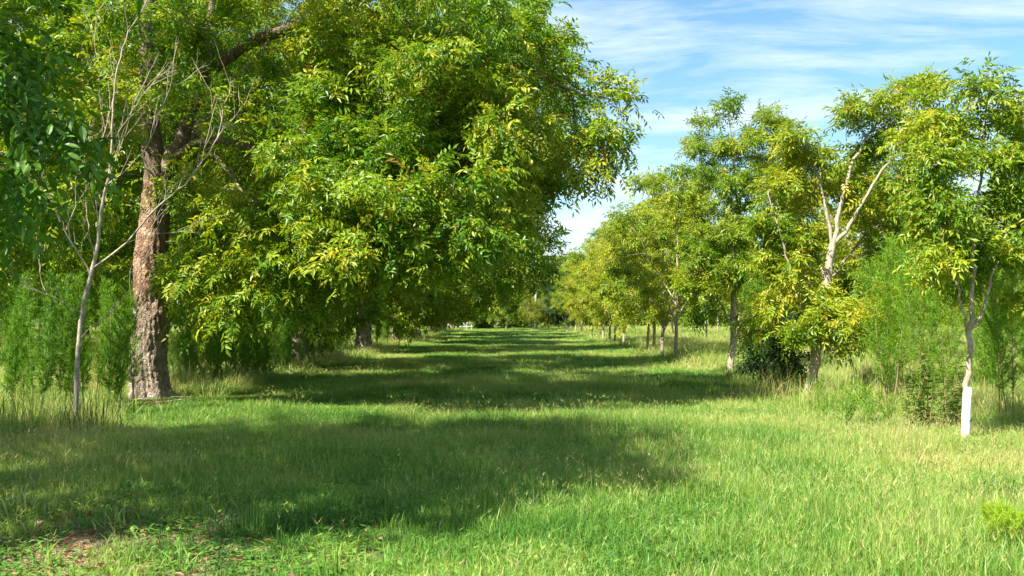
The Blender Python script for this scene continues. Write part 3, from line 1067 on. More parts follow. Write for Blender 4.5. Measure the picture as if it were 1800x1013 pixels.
for px, py, dd, r, nn in [(1490, 190, 0, .3, 14), (1540, 180, 0, .3, 14), (1600, 165, 0, .4, 20), (1640, 150, 0, .3, 14), (1590, 230, 0, .4, 18), (1640, 220, .2, .45, 20), (1520, 260, .3, .4, 14), (1670, 280, .3, .4, 16),
                          (1600, 310, -.2, .45, 18), (1560, 380, .6, .5, 18), (1620, 390, .4, .5, 18), (1540, 440, .8, .5, 16), (1600, 460, .2, .45, 14), (1430, 270, .3, .4, 14), (1390, 240, .3, .4, 16), (1420, 340, .5, .5, 18),
                          (1370, 320, .2, .45, 18), (1350, 390, 0, .45, 18), (1400, 420, .4, .5, 18), (1380, 470, -.2, .45, 16), (1430, 510, -.3, .4, 14), (1500, 500, .5, .45, 14), (1440, 560, -.6, .45, 22), (1490, 570, -.7, .45, 22), (1530, 540, -.8, .4, 18),
                          (1400, 580, -.5, .35, 14), (1550, 580, -.9, .3, 12), (1360, 540, .2, .4, 16), (1340, 470, .3, .4, 14), (1480, 610, -.7, .22, 8), (1330, 580, .3, .35, 12), (1500, 330, .9, .45, 14)]:
    att.append(blob(pt(px, py, DB + dd) - BB, (r, r * 1.4, r * 0.75), nn))
vb = young_variant('leaning', 2, limbs, np.concatenate(att), 6000, LEAF_Y, step=0.17, kill=0.21, minidx=6, tint=0.54)
tree_obj('pecan_tree', 'young pecan with leaning trunk and long open forks above the grass', 'tree', GY, BB, vb)

# V-forked tree
BC = at(1283, 660)
DC = BC[1]
rc = lambda L: [np.array((0, 0, -0.05)) if q is None else pt(q[0], q[1], DC + q[2]) - BC for q in L]
limbs = [(rc([None, (1286, 630, 0), (1291, 600, 0), (1287, 560, 0), (1292, 510, 0), (1290, 450, 0), (1302, 380, 0), (1300, 300, 0)]), 0.09, 0.018),
         (rc([(1291, 600, 0), (1312, 560, 0), (1334, 516, 0), (1345, 480, 0), (1352, 420, 0), (1360, 330, 0)]), 0.06, 0.015),
         (rc([(1287, 575, 0), (1265, 530, -.3), (1245, 500, -.5), (1225, 440, -.6)]), 0.04, 0.012),
         (rc([(1290, 450, 0), (1262, 380, .4), (1240, 310, .6), (1228, 250, .6)]), 0.035, 0.01),
         (rc([(1300, 380, 0), (1290, 300, -.4), (1285, 230, -.5), (1280, 190, -.5)]), 0.03, 0.008)]
att = []
for px, py, dd, r, nn in [(1310, 250, -.5, .6, 18), (1370, 250, 0, .5, 14), (1260, 260, -.2, .5, 14), (1330, 300, -.7, .6, 16), (1280, 320, -.6, .6, 16), (1390, 330, 0, .5, 12), (1215, 300, 0, .45, 12),
                          (1280, 190, -.4, .4, 14), (1330, 210, 0, .5, 16), (1360, 205, .2, .4, 14), (1240, 215, .4, .4, 14), (1225, 260, .5, .45, 14), (1290, 260, 0, .6, 20), (1350, 280, .2, .6, 20), (1250, 310, .4, .6, 18), (1310, 340, -.4, .6, 20),
                          (1370, 360, .3, .6, 20), (1240, 380, 0, .6, 20), (1200, 350, .4, .5, 14), (1290, 410, -.5, .6, 20), (1350, 440, .2, .6, 18), (1220, 450, -.4, .6, 20), (1270, 470, -.6, .55, 18), (1320, 490, -.4, .5, 14), (1240, 510, -.6, .5, 18),
                          (1200, 500, 0, .5, 14), (1390, 420, .4, .5, 14), (1400, 300, .5, .5, 14), (1300, 400, 1.2, .7, 18), (1260, 430, 1.4, .7, 18), (1350, 500, 1.2, .6, 14), (1225, 555, -.2, .35, 8)]:
    att.append(blob(pt(px, py, DC + dd) - BC, (r, r * 1.4, r * 0.8), nn))
vc = young_variant('forked', 3, limbs, np.concatenate(att), 6800, LEAF_Y, step=0.22, kill=0.28, minidx=9, tint=0.5)
tree_obj('pecan_tree', 'young pecan whose pale trunk forks into a wide V beside the dark bush', 'tree', GY, BC, vc)


def vase(name, seed, h=7.2, w=2.5, n_leaf=5200, temps=LEAF_YF, fork=1.5, nl=5, tint=0.5, mat='leaf_young', n_cl=46, low=1.0):
    global rng
    rng = np.random.default_rng(seed)
    q = np.random.default_rng(seed + 5)
    lean = q.uniform(-0.32, 0.32, 2)
    top = np.array((lean[0], lean[1], fork))
    limbs = [([np.array((0, 0, -0.05)), top * 0.5, top, top + np.array((lean[0], lean[1], 1.6)), np.array((lean[0] * 2, lean[1] * 2, h - 1.2))], 0.07, 0.012)]
    for k in range(nl):
        a = k * 2 * math.pi / nl + q.uniform(-.4, .4)
        z0 = fork * q.uniform(0.75, 1.5)
        e = np.array((math.cos(a) * w * 0.75, math.sin(a) * w * 0.75, z0 + q.uniform(1.6, 3.4)))
        b = np.array((lean[0] * z0 / fork, lean[1] * z0 / fork, z0))
        limbs.append(([b, b * 0.5 + e * 0.5 + np.array((0, 0, 0.3)), e], 0.036, 0.01))
    A = clumps(n_cl, (lean[0], lean[1], h * 0.56), (w, w, h * 0.44), rad=(0.4, 0.75), per=11, rmin=0.3, flat=0.95, reject=lambda c: c[2] < low + 0.2 * low * abs(c[0]))
    return young_variant(name, seed, limbs, A, n_leaf, temps, step=0.27, kill=0.33, mat=mat, minidx=5, tint=tint)


Y1 = vase('young_first', 11, 7.5, 2.5, n_leaf=3700, tint=0.64, n_cl=38)
Y2 = vase('young_second', 12, 7.1, 2.2, fork=1.3, nl=4, n_leaf=3300, tint=0.60, n_cl=34)
Y3 = vase('young_third', 13, 6.8, 2.6, fork=1.7, n_leaf=3600, tint=0.66, n_cl=36)
YS = (Y1, Y2, Y3)
near_row = [(1187, 637, 'young pecan with twin pale trunks close by, midway along the sunny row'), (1164, 632, 'pale straight young pecan just behind the midway pair'),
            (1136, 622, 'young pecan with dark mottled trunk leaning against its neighbour'), (1149, 619, 'young pecan with dark trunk slanting behind its mottled neighbour'), (1096, 612, 'young pecan with stout dark trunk far down the sunny row'),
            (1079, 606, 'pale-trunked young pecan, nearest of three slim ones down the row'), (1071, 604, 'pale-trunked young pecan, middle of three slim ones down the row'), (1060, 601, 'pale-trunked young pecan, farthest of three slim ones down the row'),
            (1040, 594, 'small far young pecan towards the end of the sunny row'), (1022, 589, 'small far young pecan towards the end of the sunny row'), (1012, 586, 'small far young pecan towards the end of the sunny row')]
for k, (px, py, lab) in enumerate(near_row):
    tree_obj('pecan_tree', lab, 'tree', GY, at(px, py), YS[k % 3], k * 2.1, 0.93 + 0.07 * ((k * 7) % 4) / 3)
far_rows = [(11.9, 22.8), (11.7, 31.5), (11.2, 34.8), (12.0, 43), (11.8, 52), (12.1, 62), (11.9, 73), (12, 85), (18.2, 36), (18.5, 45.5), (18.1, 55), (18.4, 65), (18.2, 77), (24.8, 48), (24.6, 60), (25, 72), (31, 60), (31.4, 74), (31, 88), (19, 92), (38, 75), (37, 92)]
for k, (x, y) in enumerate(far_rows):
    lab = 'young pecan in the %s row behind the sunny row, crown among its neighbours' % ('first' if x < 15 else 'second' if x < 22 else 'third' if x < 28 else 'farthest')
    tree_obj('pecan_tree', lab, 'tree', 'young pecans of the rows behind', gz(x, y), YS[(k * 2 + 1) % 3], k * 1.7 + 0.4, 0.92 + 0.05 * (k % 4))

# ---- trees that close the lane
YD = vase('evergreen', 31, 9.0, 3.3, n_leaf=7000, temps=LEAF_C, tint=0.45, mat='leaf_dark', fork=1.6, n_cl=60)
YG = vase('golden', 32, 3.4, 1.7, n_leaf=1700, temps=LEAF_YF, tint=0.4, mat='leaf_gold', fork=0.9, n_cl=22)
YM = vase('hedgerow', 33, 8.2, 3.6, n_leaf=7000, temps=LEAF_C, tint=0.55, mat='leaf_mature', fork=1.0, n_cl=72, low=0.35)
tree_obj('oak_tree', 'dark green round tree standing right of the utility pole', 'tree', None, gz(5.4, 98), YD, 0.3, 0.8)
tree_obj('leafy_tree', 'green tree with reddish trunk closing the end of the lane', 'tree', None, gz(-0.7, 112), YM, 0.9, 1.0)
for x, y, rz, sc_, lab in [(-4.6, 119, 2.0, 0.9, 'green tree at the lane end beside the white railing'), (2.0, 122, 3.1, 0.95, 'green tree at the lane end just behind the utility pole'), (7.2, 120, 4.4, 1.0, 'green tree behind the dark round tree at the lane end'), (-13.0, 121, 5.0, 0.95, 'green tree hiding the left end of the far brick house')]:
    tree_obj('leafy_tree', lab, 'tree', 'trees closing the lane', gz(x, y), YM, rz, sc_)
for k, px in enumerate((935, 952, 966, 985)):
    tree_obj('small_tree', 'small yellow-green tree in the far line at the lane end', 'tree', 'small golden trees at the lane end', gz((px - 900) * 106 / F, 106 + k), YG, k * 1.3, 0.95 + 0.06 * (k % 3))
rng = np.random.default_rng(333)
lim = [([np.array((0, 0, -.05)), np.array((.1, 0, 1.0)), np.array((.1, .1, 1.9))], .05, .01)]
for k in range(7):
    a = k * 0.9
    lim.append(([np.array((0, 0, .1)), np.array((math.cos(a) * .9, math.sin(a) * .9, .7)), np.array((math.cos(a) * 1.5, math.sin(a) * 1.5, 1.3))], .03, .008))
SH = young_variant('far_shrub', 34, lim, clumps(46, (0, 0, 1.15), (1.9, 1.6, 1.15), rad=(.4, .65), per=8, rmin=.25), 2400, LEAF_C, step=.3, kill=.3, mat='leaf_mature', tint=.5)
for k, x in enumerate(np.linspace(-58, 60, 40)):
    if -11 < x < -4:
        continue
    tree_obj('shrub', 'low green shrub in the far thicket below the tree belt', 'shrub', 'far shrubs', gz(x + 0.8 * math.sin(k * 2.7), 129 + 4 * math.sin(k * 1.3)), [('stem', SH[1][1]), ('leaves', SH[2][1])], k * 1.1, 0.9 + 0.5 * ((k * 3) % 5) / 4)
for k, x in enumerate(np.linspace(-80, 78, 33)):
    tree_obj('leafy_tree', 'tree of the far belt that closes the orchard', 'tree', 'far tree belt', gz(x + 2.5 * math.sin(k * 3.1), 140 + 6 * math.sin(k * 1.9)), (YM, YD)[k % 4 == 1], k * 0.8, 1.15 + 0.25 * ((k * 5) % 4) / 3)

# ------------------------------------------------------------------ bare sapling
BD = at(133, 775)
DD = BD[1]
rng = np.random.default_rng(91)
rd = lambda L, dz=0.0: [pt(a, b, DD + dz * k / max(1, len(L) - 1)) - BD for k, (a, b) in enumerate(L)]
s = Skel()
bare = [([(131, 780), (134, 690), (137, 600), (144, 548), (160, 485), (170, 452), (174, 400), (182, 345), (193, 308), (197, 237), (201, 146), (221, 63), (257, 8), (280, -60)], .058, .006, 0),
        ([(164, 474), (191, 450), (226, 428), (250, 392), (292, 351), (328, 324), (351, 292), (379, 253), (391, 225), (422, 197), (438, 170), (446, 148)], .024, .004, -.6),
        ([(391, 225), (391, 186), (401, 162), (414, 138)], .008, .003, -.1),
        ([(351, 292), (362, 252), (375, 200), (370, 160)], .006, .003, .2),
        ([(160, 480), (137, 442), (112, 409), (100, 375), (80, 330), (66, 270), (70, 210)], .016, .004, -.4),
        ([(142, 552), (116, 533), (75, 513), (33, 498), (12, 470)], .013, .004, -.5),
        ([(138, 592), (166, 573), (199, 546), (228, 513), (240, 480)], .010, .003, -.3),
        ([(168, 455), (158, 415), (152, 380), (150, 296), (148, 253), (130, 244), (118, 225)], .015, .004, .4),
        ([(148, 253), (160, 240), (170, 238)], .006, .003, .1),
        ([(174, 400), (168, 350), (170, 290), (182, 237), (195, 195), (190, 140)], .012, .004, .3),
        ([(193, 308), (205, 276), (221, 237), (233, 190), (257, 138)], .010, .003, -.2),
        ([(188, 328), (237, 284), (268, 245), (284, 190), (300, 158), (304, 122)], .012, .003, -.4),
        ([(300, 158), (318, 145), (338, 132)], .005, .0025, 0),
        ([(197, 250), (230, 200), (262, 150), (300, 120)], .007, .003, .3),
        ([(201, 146), (170, 110), (165, 70), (172, 20)], .007, .003, .2),
        ([(226, 428), (262, 412), (300, 410), (350, 402)], .006, .002, -.1),
        ([(112, 409), (128, 380), (136, 340), (130, 300)], .007, .003, .2),
        ([(75, 513), (70, 470), (62, 430)], .006, .003, .1),
        ([(292, 351), (286, 310), (296, 280)], .005, .003, .1),
        ([(80, 330), (50, 310), (30, 270)], .005, .003, .1)]
for pts, r0, r1, dz in bare:
    s.poly(rd(pts, dz), r0 * 0.62, r1 * 0.8, step=0.12, jit=0.006)
nodes, nrm_, npar = np.array(s.P), np.array(s.rm), list(s.par)
for k in rng.choice(np.arange(22, len(nodes)), 120, replace=False):
    if npar[k] < 0 or nrm_[k] > 0.03:
        continue
    tg = unit(nodes[k] - nodes[npar[k]])
    sd_ = unit(np.cross(tg, rng.normal(0, 1, 3)))
    dd_ = unit(tg * 0.75 + sd_ * rng.uniform(0.35, 0.75) + np.array((0, 0, 0.35)))
    L_ = rng.uniform(0.18, 0.6)
    e_ = nodes[k] + dd_ * L_ + np.array((0, 0, 0.06 * L_))
    s.poly([nodes[k], nodes[k] + dd_ * L_ * 0.5, e_], 0.004, 0.002, step=0.12, jit=0.004)
    for j in range(rng.integers(0, 3)):
        m_ = nodes[k] + dd_ * L_ * rng.uniform(0.3, 0.8)
        s.poly([m_, m_ + unit(dd_ + rng.normal(0, 0.4, 3)) * L_ * 0.5], 0.003, 0.0015, step=0.1, jit=0.003)
s.finish(tip=0.0018)
bt, bb = bark_meshes(s, 'bare', M['bark_bare'], M['bark_bare'], split=0.02)
tree_obj('bare_sapling', 'leafless pale sapling with thin forking branches before the gnarled trunk', 'sapling', None, BD, [('trunk', bt), ('branches', bb)])

# ------------------------------------------------------------------ undergrowth
def fennel(name, seed, h, nst, spread, threads=24, mat='fennel', stem='stem_green', width=0.010, start=0.3, plume=0.2):
    q = np.random.default_rng(seed)
    st = MB()
    V, T = [], []
    for k in range(nst):
        b = np.array((*q.normal(0, spread * 0.3, 2), -0.05))
        hh = h * q.uniform(0.75, 1.05)
        e = b + np.array((*q.normal(0, spread * 0.55, 2), hh))
        mid = (b + e) / 2 + np.array((*q.normal(0, 0.04, 2), 0))
        tt = np.linspace(0, 1, 9)[:, None]
        path = (1 - tt) ** 2 * b + 2 * tt * (1 - tt) * mid + tt ** 2 * e
        st.tube(path, np.linspace(0.011, 0.003, 9), 4, cap=False)
        nb = int(34 * hh / 1.8) + 8
        for j in range(nb):
            u = start + (1 - start) * (j + q.random()) / nb
            p0 = np.array([np.interp(u, tt[:, 0], path[:, i_]) for i_ in range(3)])
            a = q.uniform(0, 2 * math.pi)
            prof = math.sin(math.pi * min(1, max(0.05, (u - start) / (1 - start) * 0.85 + 0.12))) ** 0.7
            L = plume * hh * prof * q.uniform(0.5, 1.1) + 0.05
            d = unit(np.array((math.cos(a), math.sin(a), q.uniform(0.7, 1.7))))
            t = q.random((threads, 1))
            base = p0 + d * L * t
            dr = unit(d * 0.8 + q.normal(0, 0.65, (threads, 3)) + np.array((0, 0, 0.15)))
            ln = q.uniform(0.05, 0.12, (threads, 1)) * (h / 1.8) ** 0.5
            sd = unit(np.cross(dr, q.normal(0, 1, (threads, 3)))) * width * 0.5
            V.append(np.stack((base - sd, base + sd, base + dr * ln), 1).reshape(-1, 3))
            T.append(np.repeat(np.clip(q.normal(0.5, 0.17, threads), 0, 1), 3))
    V = np.concatenate(V)
    me = mesh_np(name + '_fronds', V, np.arange(len(V)), np.full(len(V) // 3, 3), M[mat], np.concatenate(T))
    return [('stem', st.mesh(name + '_stem', M[stem])), ('fronds', me)]


def plant(name, label, cat, group, loc, meshes, rz=0.0, s=1.0, sz=None):
    root = ob(name, None, None, loc, (0, 0, rz), (s, s, sz or s))
    root.empty_display_size = 0.2
    tag(root, label, cat, group)
    for nm, me in meshes:
        ob(nm, me, root)
    return root


FN = [fennel('fennel_%s' % 'abc'[k], 500 + k, 2.0, 4, 0.26, mat='fennel', start=0.22, plume=0.13) for k in range(3)]
FB = [fennel('fennel_tall_%s' % 'ab'[k], 520 + k, 2.75, 5, 0.5, threads=38, mat='fennel_bright', stem='stem_brown', width=0.008, start=0.22, plume=0.27) for k in range(2)]
FS = fennel('fennel_small', 540, 0.62, 6, 0.28, threads=16, mat='fennel_bright', start=0.05, plume=0.3)
FL = fennel('fennel_low', 541, 0.36, 16, 0.17, threads=44, mat='fennel_yellow', stem='stem_green', start=0.1, plume=0.34, width=0.0045)
FD = fennel('fennel_shade', 530, 1.6, 7, 0.4, mat='fennel', start=0.12, plume=0.17)
left = [(10, 735), (48, 720), (70, 745), (105, 728), (140, 742), (165, 718), (195, 735), (225, 722), (20, 700), (85, 698), (235, 700)]
for k, (px, py) in enumerate(left):
    plant('dog_fennel', 'feathery dog fennel around the foot of the leafless sapling', 'fennel plant', 'dog fennel by the bare sapling', at(px, py), FN[k % 3], k * 1.9, 0.9 + 0.05 * (k % 4), 1.0 + 0.06 * (k % 3))
mid = [(335, 683), (372, 676), (400, 668), (430, 665), (462, 660), (490, 652), (450, 676), (540, 644), (570, 636), (585, 640), (500, 664), (350, 662)]
for k, (px, py) in enumerate(mid):
    plant('dog_fennel', 'feathery dog fennel in the shade under the hanging boughs', 'fennel plant', 'dog fennel in the shade of the big row', at(px, py), FN[(k + 1) % 3], k * 2.3, 1.0, 0.95 + 0.08 * (k % 3))
for k, (px, py) in enumerate([(318, 672), (345, 678), (385, 682), (415, 674), (440, 670), (470, 668), (495, 658), (520, 652), (430, 655), (380, 660), (555, 640), (595, 634)]):
    plant('dog_fennel', 'bushy dark dog fennel filling the ground under the hanging boughs', 'fennel plant', 'bushy dog fennel under the boughs', at(px, py), FD, k * 2.1, 0.9 + 0.07 * (k % 4))
for k, (px, py) in enumerate([(660, 615), (680, 612), (700, 608), (725, 602), (745, 600), (602, 626), (670, 606)]):
    plant('dog_fennel', 'feathery dog fennel growing between the far big trunks', 'fennel plant', 'dog fennel between the far trunks', at(px, py), FN[k % 3], k * 1.3, 1.15)
for px, py, k, s_, lab in [(1572, 733, 0, 1.08, 'tall bright plume of dog fennel between leaning pecan and sapling'), (1775, 748, 1, 1.0, 'tall bright dog fennel with golden stems right of the white guard'),
                           (1648, 745, 1, 0.92, 'tall bright dog fennel just behind the sapling in the guard'), (1820, 730, 0, 1.05, 'tall bright dog fennel cut by the right picture edge'), (1735, 715, 0, 0.9, 'bright dog fennel behind the guarded sapling on its right')]:
    plant('dog_fennel', lab, 'fennel plant', 'tall dog fennel by the sapling', at(px, py), FB[k], px * 0.01, s_)
plant('dog_fennel', 'dog fennel seen between V-forked pecan and leaning pecan', 'fennel plant', 'tall dog fennel by the sapling', at(1335, 672), FN[0], 1.0, 1.5)
plant('dog_fennel', 'knee-high bright dog fennel, first of two small ones in the grass', 'fennel plant', 'small dog fennel in the grass', at(1482, 755), FS, 0.4, 1.0)
plant('dog_fennel', 'knee-high bright dog fennel, denser one nearer the leafy weeds', 'fennel plant', 'small dog fennel in the grass', at(1545, 762), FS, 2.0, 1.05)
plant('feathery_weed', 'low bright yellow-green feathery weed in the lower right corner', 'weed', None, at(1788, 984), FL, 0.0, 0.9)


def leafy_weed(name, seed, h, nst, leaf=0.11, mat='weed', w=0.022, spread=0.2, dense=26):
    q = np.random.default_rng(seed)
    st = MB()
    V, T = [], []
    for k in range(nst):
        b = np.array((*q.normal(0, spread * 0.5, 2), -0.03))
        e = b + np.array((*q.normal(0, spread * 0.5, 2), h * q.uniform(0.75, 1.05)))
        path = np.stack([b + (e - b) * t for t in np.linspace(0, 1, 6)])
        st.tube(path, np.linspace(0.008, 0.003, 6), 4, cap=False)
        for j in range(int(dense * h / 1.0)):
            u = q.uniform(0.08, 1.0)
            p0 = b + (e - b) * u
            a = q.uniform(0, 2 * math.pi)
            d = unit(np.array((math.cos(a), math.sin(a), q.uniform(-0.2, 0.8))))
            L = leaf * q.uniform(0.7, 1.2)
            sd = unit(np.cross(d, (0, 0, 1.0))) * w * 0.5
            V.append(np.array((p0, p0 + d * L * 0.4 + sd, p0 + d * L + np.array((0, 0, -0.03)), p0, p0 + d * L + np.array((0, 0, -0.03)), p0 + d * L * 0.4 - sd)))
            T.append(np.full(6, np.clip(q.normal(0.5, 0.2), 0, 1)))
    V = np.concatenate(V)
    return [('stem', st.mesh(name + '_stem', M['stem_brown'])), ('leaves', mesh_np(name + '_leaves', V, np.arange(len(V)), np.full(len(V) // 3, 3), M[mat], np.concatenate(T)))]


LW = [leafy_weed('leafy_weed_%s' % 'ab'[k], 600 + k, 1.2, 6, leaf=0.12, w=0.03, spread=0.32, dense=55) for k in range(2)]
for px, py, k, s_, lab in [(1600, 764, 0, 1.0, 'upright leafy weed at the left of the clump beside the sapling'), (1638, 768, 1, 0.95, 'upright leafy weed in the middle of the clump beside the sapling'), (1665, 760, 0, 0.9, 'upright leafy weed close against the white guard'),
                           (40, 716, 1, 0.95, 'dark leafy weed among dog fennel at the left edge')]:
    plant('leafy_weed', lab, 'weed', 'upright leafy weeds', at(px, py), LW[k], px * 0.02, s_)

# dark bush beside the leaning tree
rng = np.random.default_rng(140)
BH = at(1362, 692)
lim = [([np.array((0, 0, -.05)), np.array((-.05, 0, .5)), np.array((.05, .1, 1.4))], .02, .006)]
for k in range(6):
    a = k * 1.05
    lim.append(([np.array((0, 0, 0.1)), np.array((math.cos(a) * .3, math.sin(a) * .3, .6)), np.array((math.cos(a) * .5, math.sin(a) * .5, 1.1 + .1 * k))], .012, .004))
vh = young_variant('dark_bush', 4, lim, clumps(26, (0, 0, 1.05), (.62, .6, .85), rad=(.2, .35), per=9, rmin=.2), 950, LEAF_Y, step=.12, kill=.14, mat='leaf_dark', tint=.4, tip=.003)
plant('dark_bush', 'dark green leafy bush beside the leaning young pecan', 'bush', None, BH, [('stem', vh[1][1]), ('leaves', vh[2][1])])


# ------------------------------------------------------------------ grass
def blades(q, N, rad, h, w, lean, tint, tv, square=True, curve=0.5):
    xy = q.uniform(-rad, rad, (N, 2)) if square else q.normal(0, rad * 0.5, (N, 2))
    a = q.uniform(0, 2 * math.pi, N)
    hh = q.uniform(h[0], h[1], N)
    ln = np.abs(q.normal(0, lean, N)) * hh
    d = np.stack((np.cos(a), np.sin(a), np.zeros(N)), 1)
    fa = q.uniform(0, 2 * math.pi, N)
    sd = np.stack((np.cos(fa), np.sin(fa), np.zeros(N)), 1) * (w * q.uniform(0.6, 1.3, N) / 2)[:, None]
    b = np.concatenate((xy, np.full((N, 1), -0.01)), 1)
    mid = b + d * (ln * 0.35)[:, None] + np.stack((np.zeros(N), np.zeros(N), hh * 0.58), 1)
    tip = b + d * ln[:, None] + np.stack((np.zeros(N), np.zeros(N), hh * np.clip(1 - 0.25 * (ln / hh) ** 2, 0.5, 1)), 1)
    V = np.stack((b - sd, b + sd, mid - sd * 0.8, mid + sd * 0.8, tip), 1).reshape(-1, 3)
    o = (np.arange(N) * 5)[:, None]
    Fq = np.concatenate((o + np.array((0, 1, 3)), o + np.array((0, 3, 2)), o + np.array((2, 3, 4))), 1).reshape(-1)
    T = np.repeat(np.clip(q.normal(tint, tv, N), 0, 1), 5)
    return V, Fq, np.full(N * 3, 3), T


def seedheads(q, N, rad, h, tint):
    mb = []
    for k in range(N):
        b = np.array((*q.uniform(-rad, rad, 2), 0))
        a = q.uniform(0, 2 * math.pi)
        hh = q.uniform(*h)
        top = b + np.array((math.cos(a) * hh * 0.22, math.sin(a) * hh * 0.22, hh))
        segs = [(b, top, 0.0022)]
        for j in range(q.integers(2, 5)):
            aa = q.uniform(0, 2 * math.pi)
            segs.append((top, top + np.array((math.cos(aa) * 0.03, math.sin(aa) * 0.03, q.uniform(0.02, 0.055))), 0.0032))
        for p0, p1, w in segs:
            sd = unit(np.cross(p1 - p0, q.normal(0, 1, 3))) * w / 2
            mb.append(np.array((p0 - sd, p0 + sd, p1)))
    V = np.concatenate(mb)
    return V, np.arange(len(V)), np.full(len(V) // 3, 3), np.clip(q.normal(tint, 0.08, len(V) // 3), 0, 1).repeat(3)


def broad(q, N, rad, tint):
    V, T = [], []
    for k in range(N):
        c = np.array((*q.uniform(-rad, rad, 2), q.uniform(0.02, 0.09)))
        a = q.uniform(0, 2 * math.pi)
        d = np.array((math.cos(a), math.sin(a), q.uniform(-0.3, 0.5)))
        L, w = q.uniform(0.03, 0.07), q.uniform(0.014, 0.03)
        sd = unit(np.cross(d, (0, 0, 1.0))) * w / 2
        V.append(np.array((c, c + d * L * .5 + sd, c + d * L, c, c + d * L, c + d * L * .5 - sd)))
        T.append(np.full(6, np.clip(q.normal(tint, .1), 0, 1)))
    V = np.concatenate(V)
    return V, np.arange(len(V)), np.full(len(V) // 3, 3), np.concatenate(T)


def patch(name, parts):
    mb = MB()
    for V, Fq, S, T in parts:
        mb.addnp(V, Fq, S, T)
    return bpy.data.objects.new(name, mb.mesh(name, M['grass']))


q = np.random.default_rng(900)
kinds = []
for k in range(4):   # 0-3 lush short lawn
    kinds.append(patch('grass_%02d' % len(kinds), [blades(q, 420, 0.24, (0.05, 0.15), 0.0065, 0.75, 0.36, 0.13), broad(q, 26, 0.24, 0.30)]))
for k in range(3):   # 4-6 taller grass gone to seed
    kinds.append(patch('grass_%02d' % len(kinds), [blades(q, 210, 0.25, (0.08, 0.22), 0.006, 0.7, 0.50, 0.15), blades(q, 160, 0.25, (0.05, 0.14), 0.006, 0.8, 0.40, 0.12), seedheads(q, 14, 0.25, (0.14, 0.28), 0.80)]))
for k in range(2):   # 7-8 low broad-leaved weeds, thin
    kinds.append(patch('grass_%02d' % len(kinds), [broad(q, 130, 0.25, 0.32), blades(q, 90, 0.25, (0.04, 0.12), 0.006, 0.9, 0.38, 0.12)]))
for k in range(3):   # 9-11 tall rough grass under the trees
    kinds.append(patch('grass_%02d' % len(kinds), [blades(q, 150, 0.25, (0.20, 0.50), 0.007, 0.5, 0.64, 0.18), blades(q, 90, 0.25, (0.1, 0.3), 0.007, 0.7, 0.45, 0.15), seedheads(q, 8, 0.25, (0.25, 0.48), 0.85)]))
for k in range(3):   # 12-14 taller grass without heads, for the distance
    kinds.append(patch('grass_%02d' % len(kinds), [blades(q, 240, 0.25, (0.07, 0.2), 0.006, 0.7, 0.56, 0.17), blades(q, 160, 0.25, (0.05, 0.14), 0.006, 0.8, 0.42, 0.12)]))
for k in range(2):   # 15-16 coarse arching rosettes
    kinds.append(patch('grass_%02d' % len(kinds), [blades(q, 22, 0.10, (0.10, 0.24), 0.012, 1.1, 0.5, 0.14, square=False), seedheads(q, 2, 0.06, (0.2, 0.32), 0.8)]))
gcol = bpy.data.collections.new('grass_kinds')
for o in kinds:
    gcol.objects.link(o)

pts, kd, rot, scl = [], [], [], []


def vn(x, y, f, s):
    return mnoise.noise((x * f + s, y * f - s, s * 1.7))


def scatter(y0, y1, step, sxy, sz, prob=1.0):
    y = y0 - 3 if y0 > 5 else y0
    while y < y1 + 3:
        half = y * 0.53 + 3.0
        for x in np.arange(-half, half, step):
            if random.random() > prob:
                continue
            xx, yy = x + random.uniform(-.5, .5) * step, y + random.uniform(-.5, .5) * step
            yb = yy + 3.0 * vn(xx, yy, 0.8, 21.0) * min(1.5, yy / 16)
            if yb < y0 and y0 > 5 or yb >= y1:
                continue
            litter = 1.15 * math.exp(-((xx + 3.2) / 1.7) ** 2 - ((yy - 6.7) / 1.3) ** 2) + 0.8 * math.exp(-((xx - B1[0]) / 2.2) ** 2 - ((yy - B1[1] + 0.7) / 1.3) ** 2)
            if random.random() < litter * 0.85:
                if random.random() < 0.72:
                    continue
                kk = random.choice((7, 8))
            else:
                tall = 0.30 + 0.9 * vn(xx, yy, 0.16, 3.1) + 0.5 * vn(xx, yy, 0.5, 8.8) + 0.10 * max(-2, min(3, xx)) + (0.25 if 9 < yy < 40 else 0) - (0.35 if yy < 8.5 and xx < 1.5 else 0)
                rough = (xx > 5.6 + 0.4 * math.sin(yy)) * (0.9 if yy > 14.5 else 0.1) + (xx < -5.6 and yy > 12.5) * 0.55
                if abs(xx - B1[0]) < 2.5 and abs(yy - B1[1] + 1.2) < 1.5:
                    rough = 0
                rr_ = random.random()
                if rr_ < rough * 0.62:
                    kk = random.choice((9, 10, 11))
                elif random.random() < tall:
                    kk = random.choice((4, 5, 6) if sxy < 1.2 or (sxy < 1.5 and random.random() < 0.5) else (12, 13, 14))
                elif xx < -1 and random.random() < 0.28:
                    kk = random.choice((7, 8))
                else:
                    kk = random.choice((0, 1, 2, 3))
            pts.append((xx, yy, float(gh(xx, yy))))
            kd.append(kk)
            rot.append((random.uniform(-.06, .06), random.uniform(-.06, .06), random.uniform(0, 6.283)))
            k_ = random.uniform(0.85, 1.2)
            scl.append((sxy * k_, sxy * k_, sz * random.uniform(0.6, 1.2) * (1 + 0.7 * vn(xx, yy, 0.9, 5.5))))
        y += step


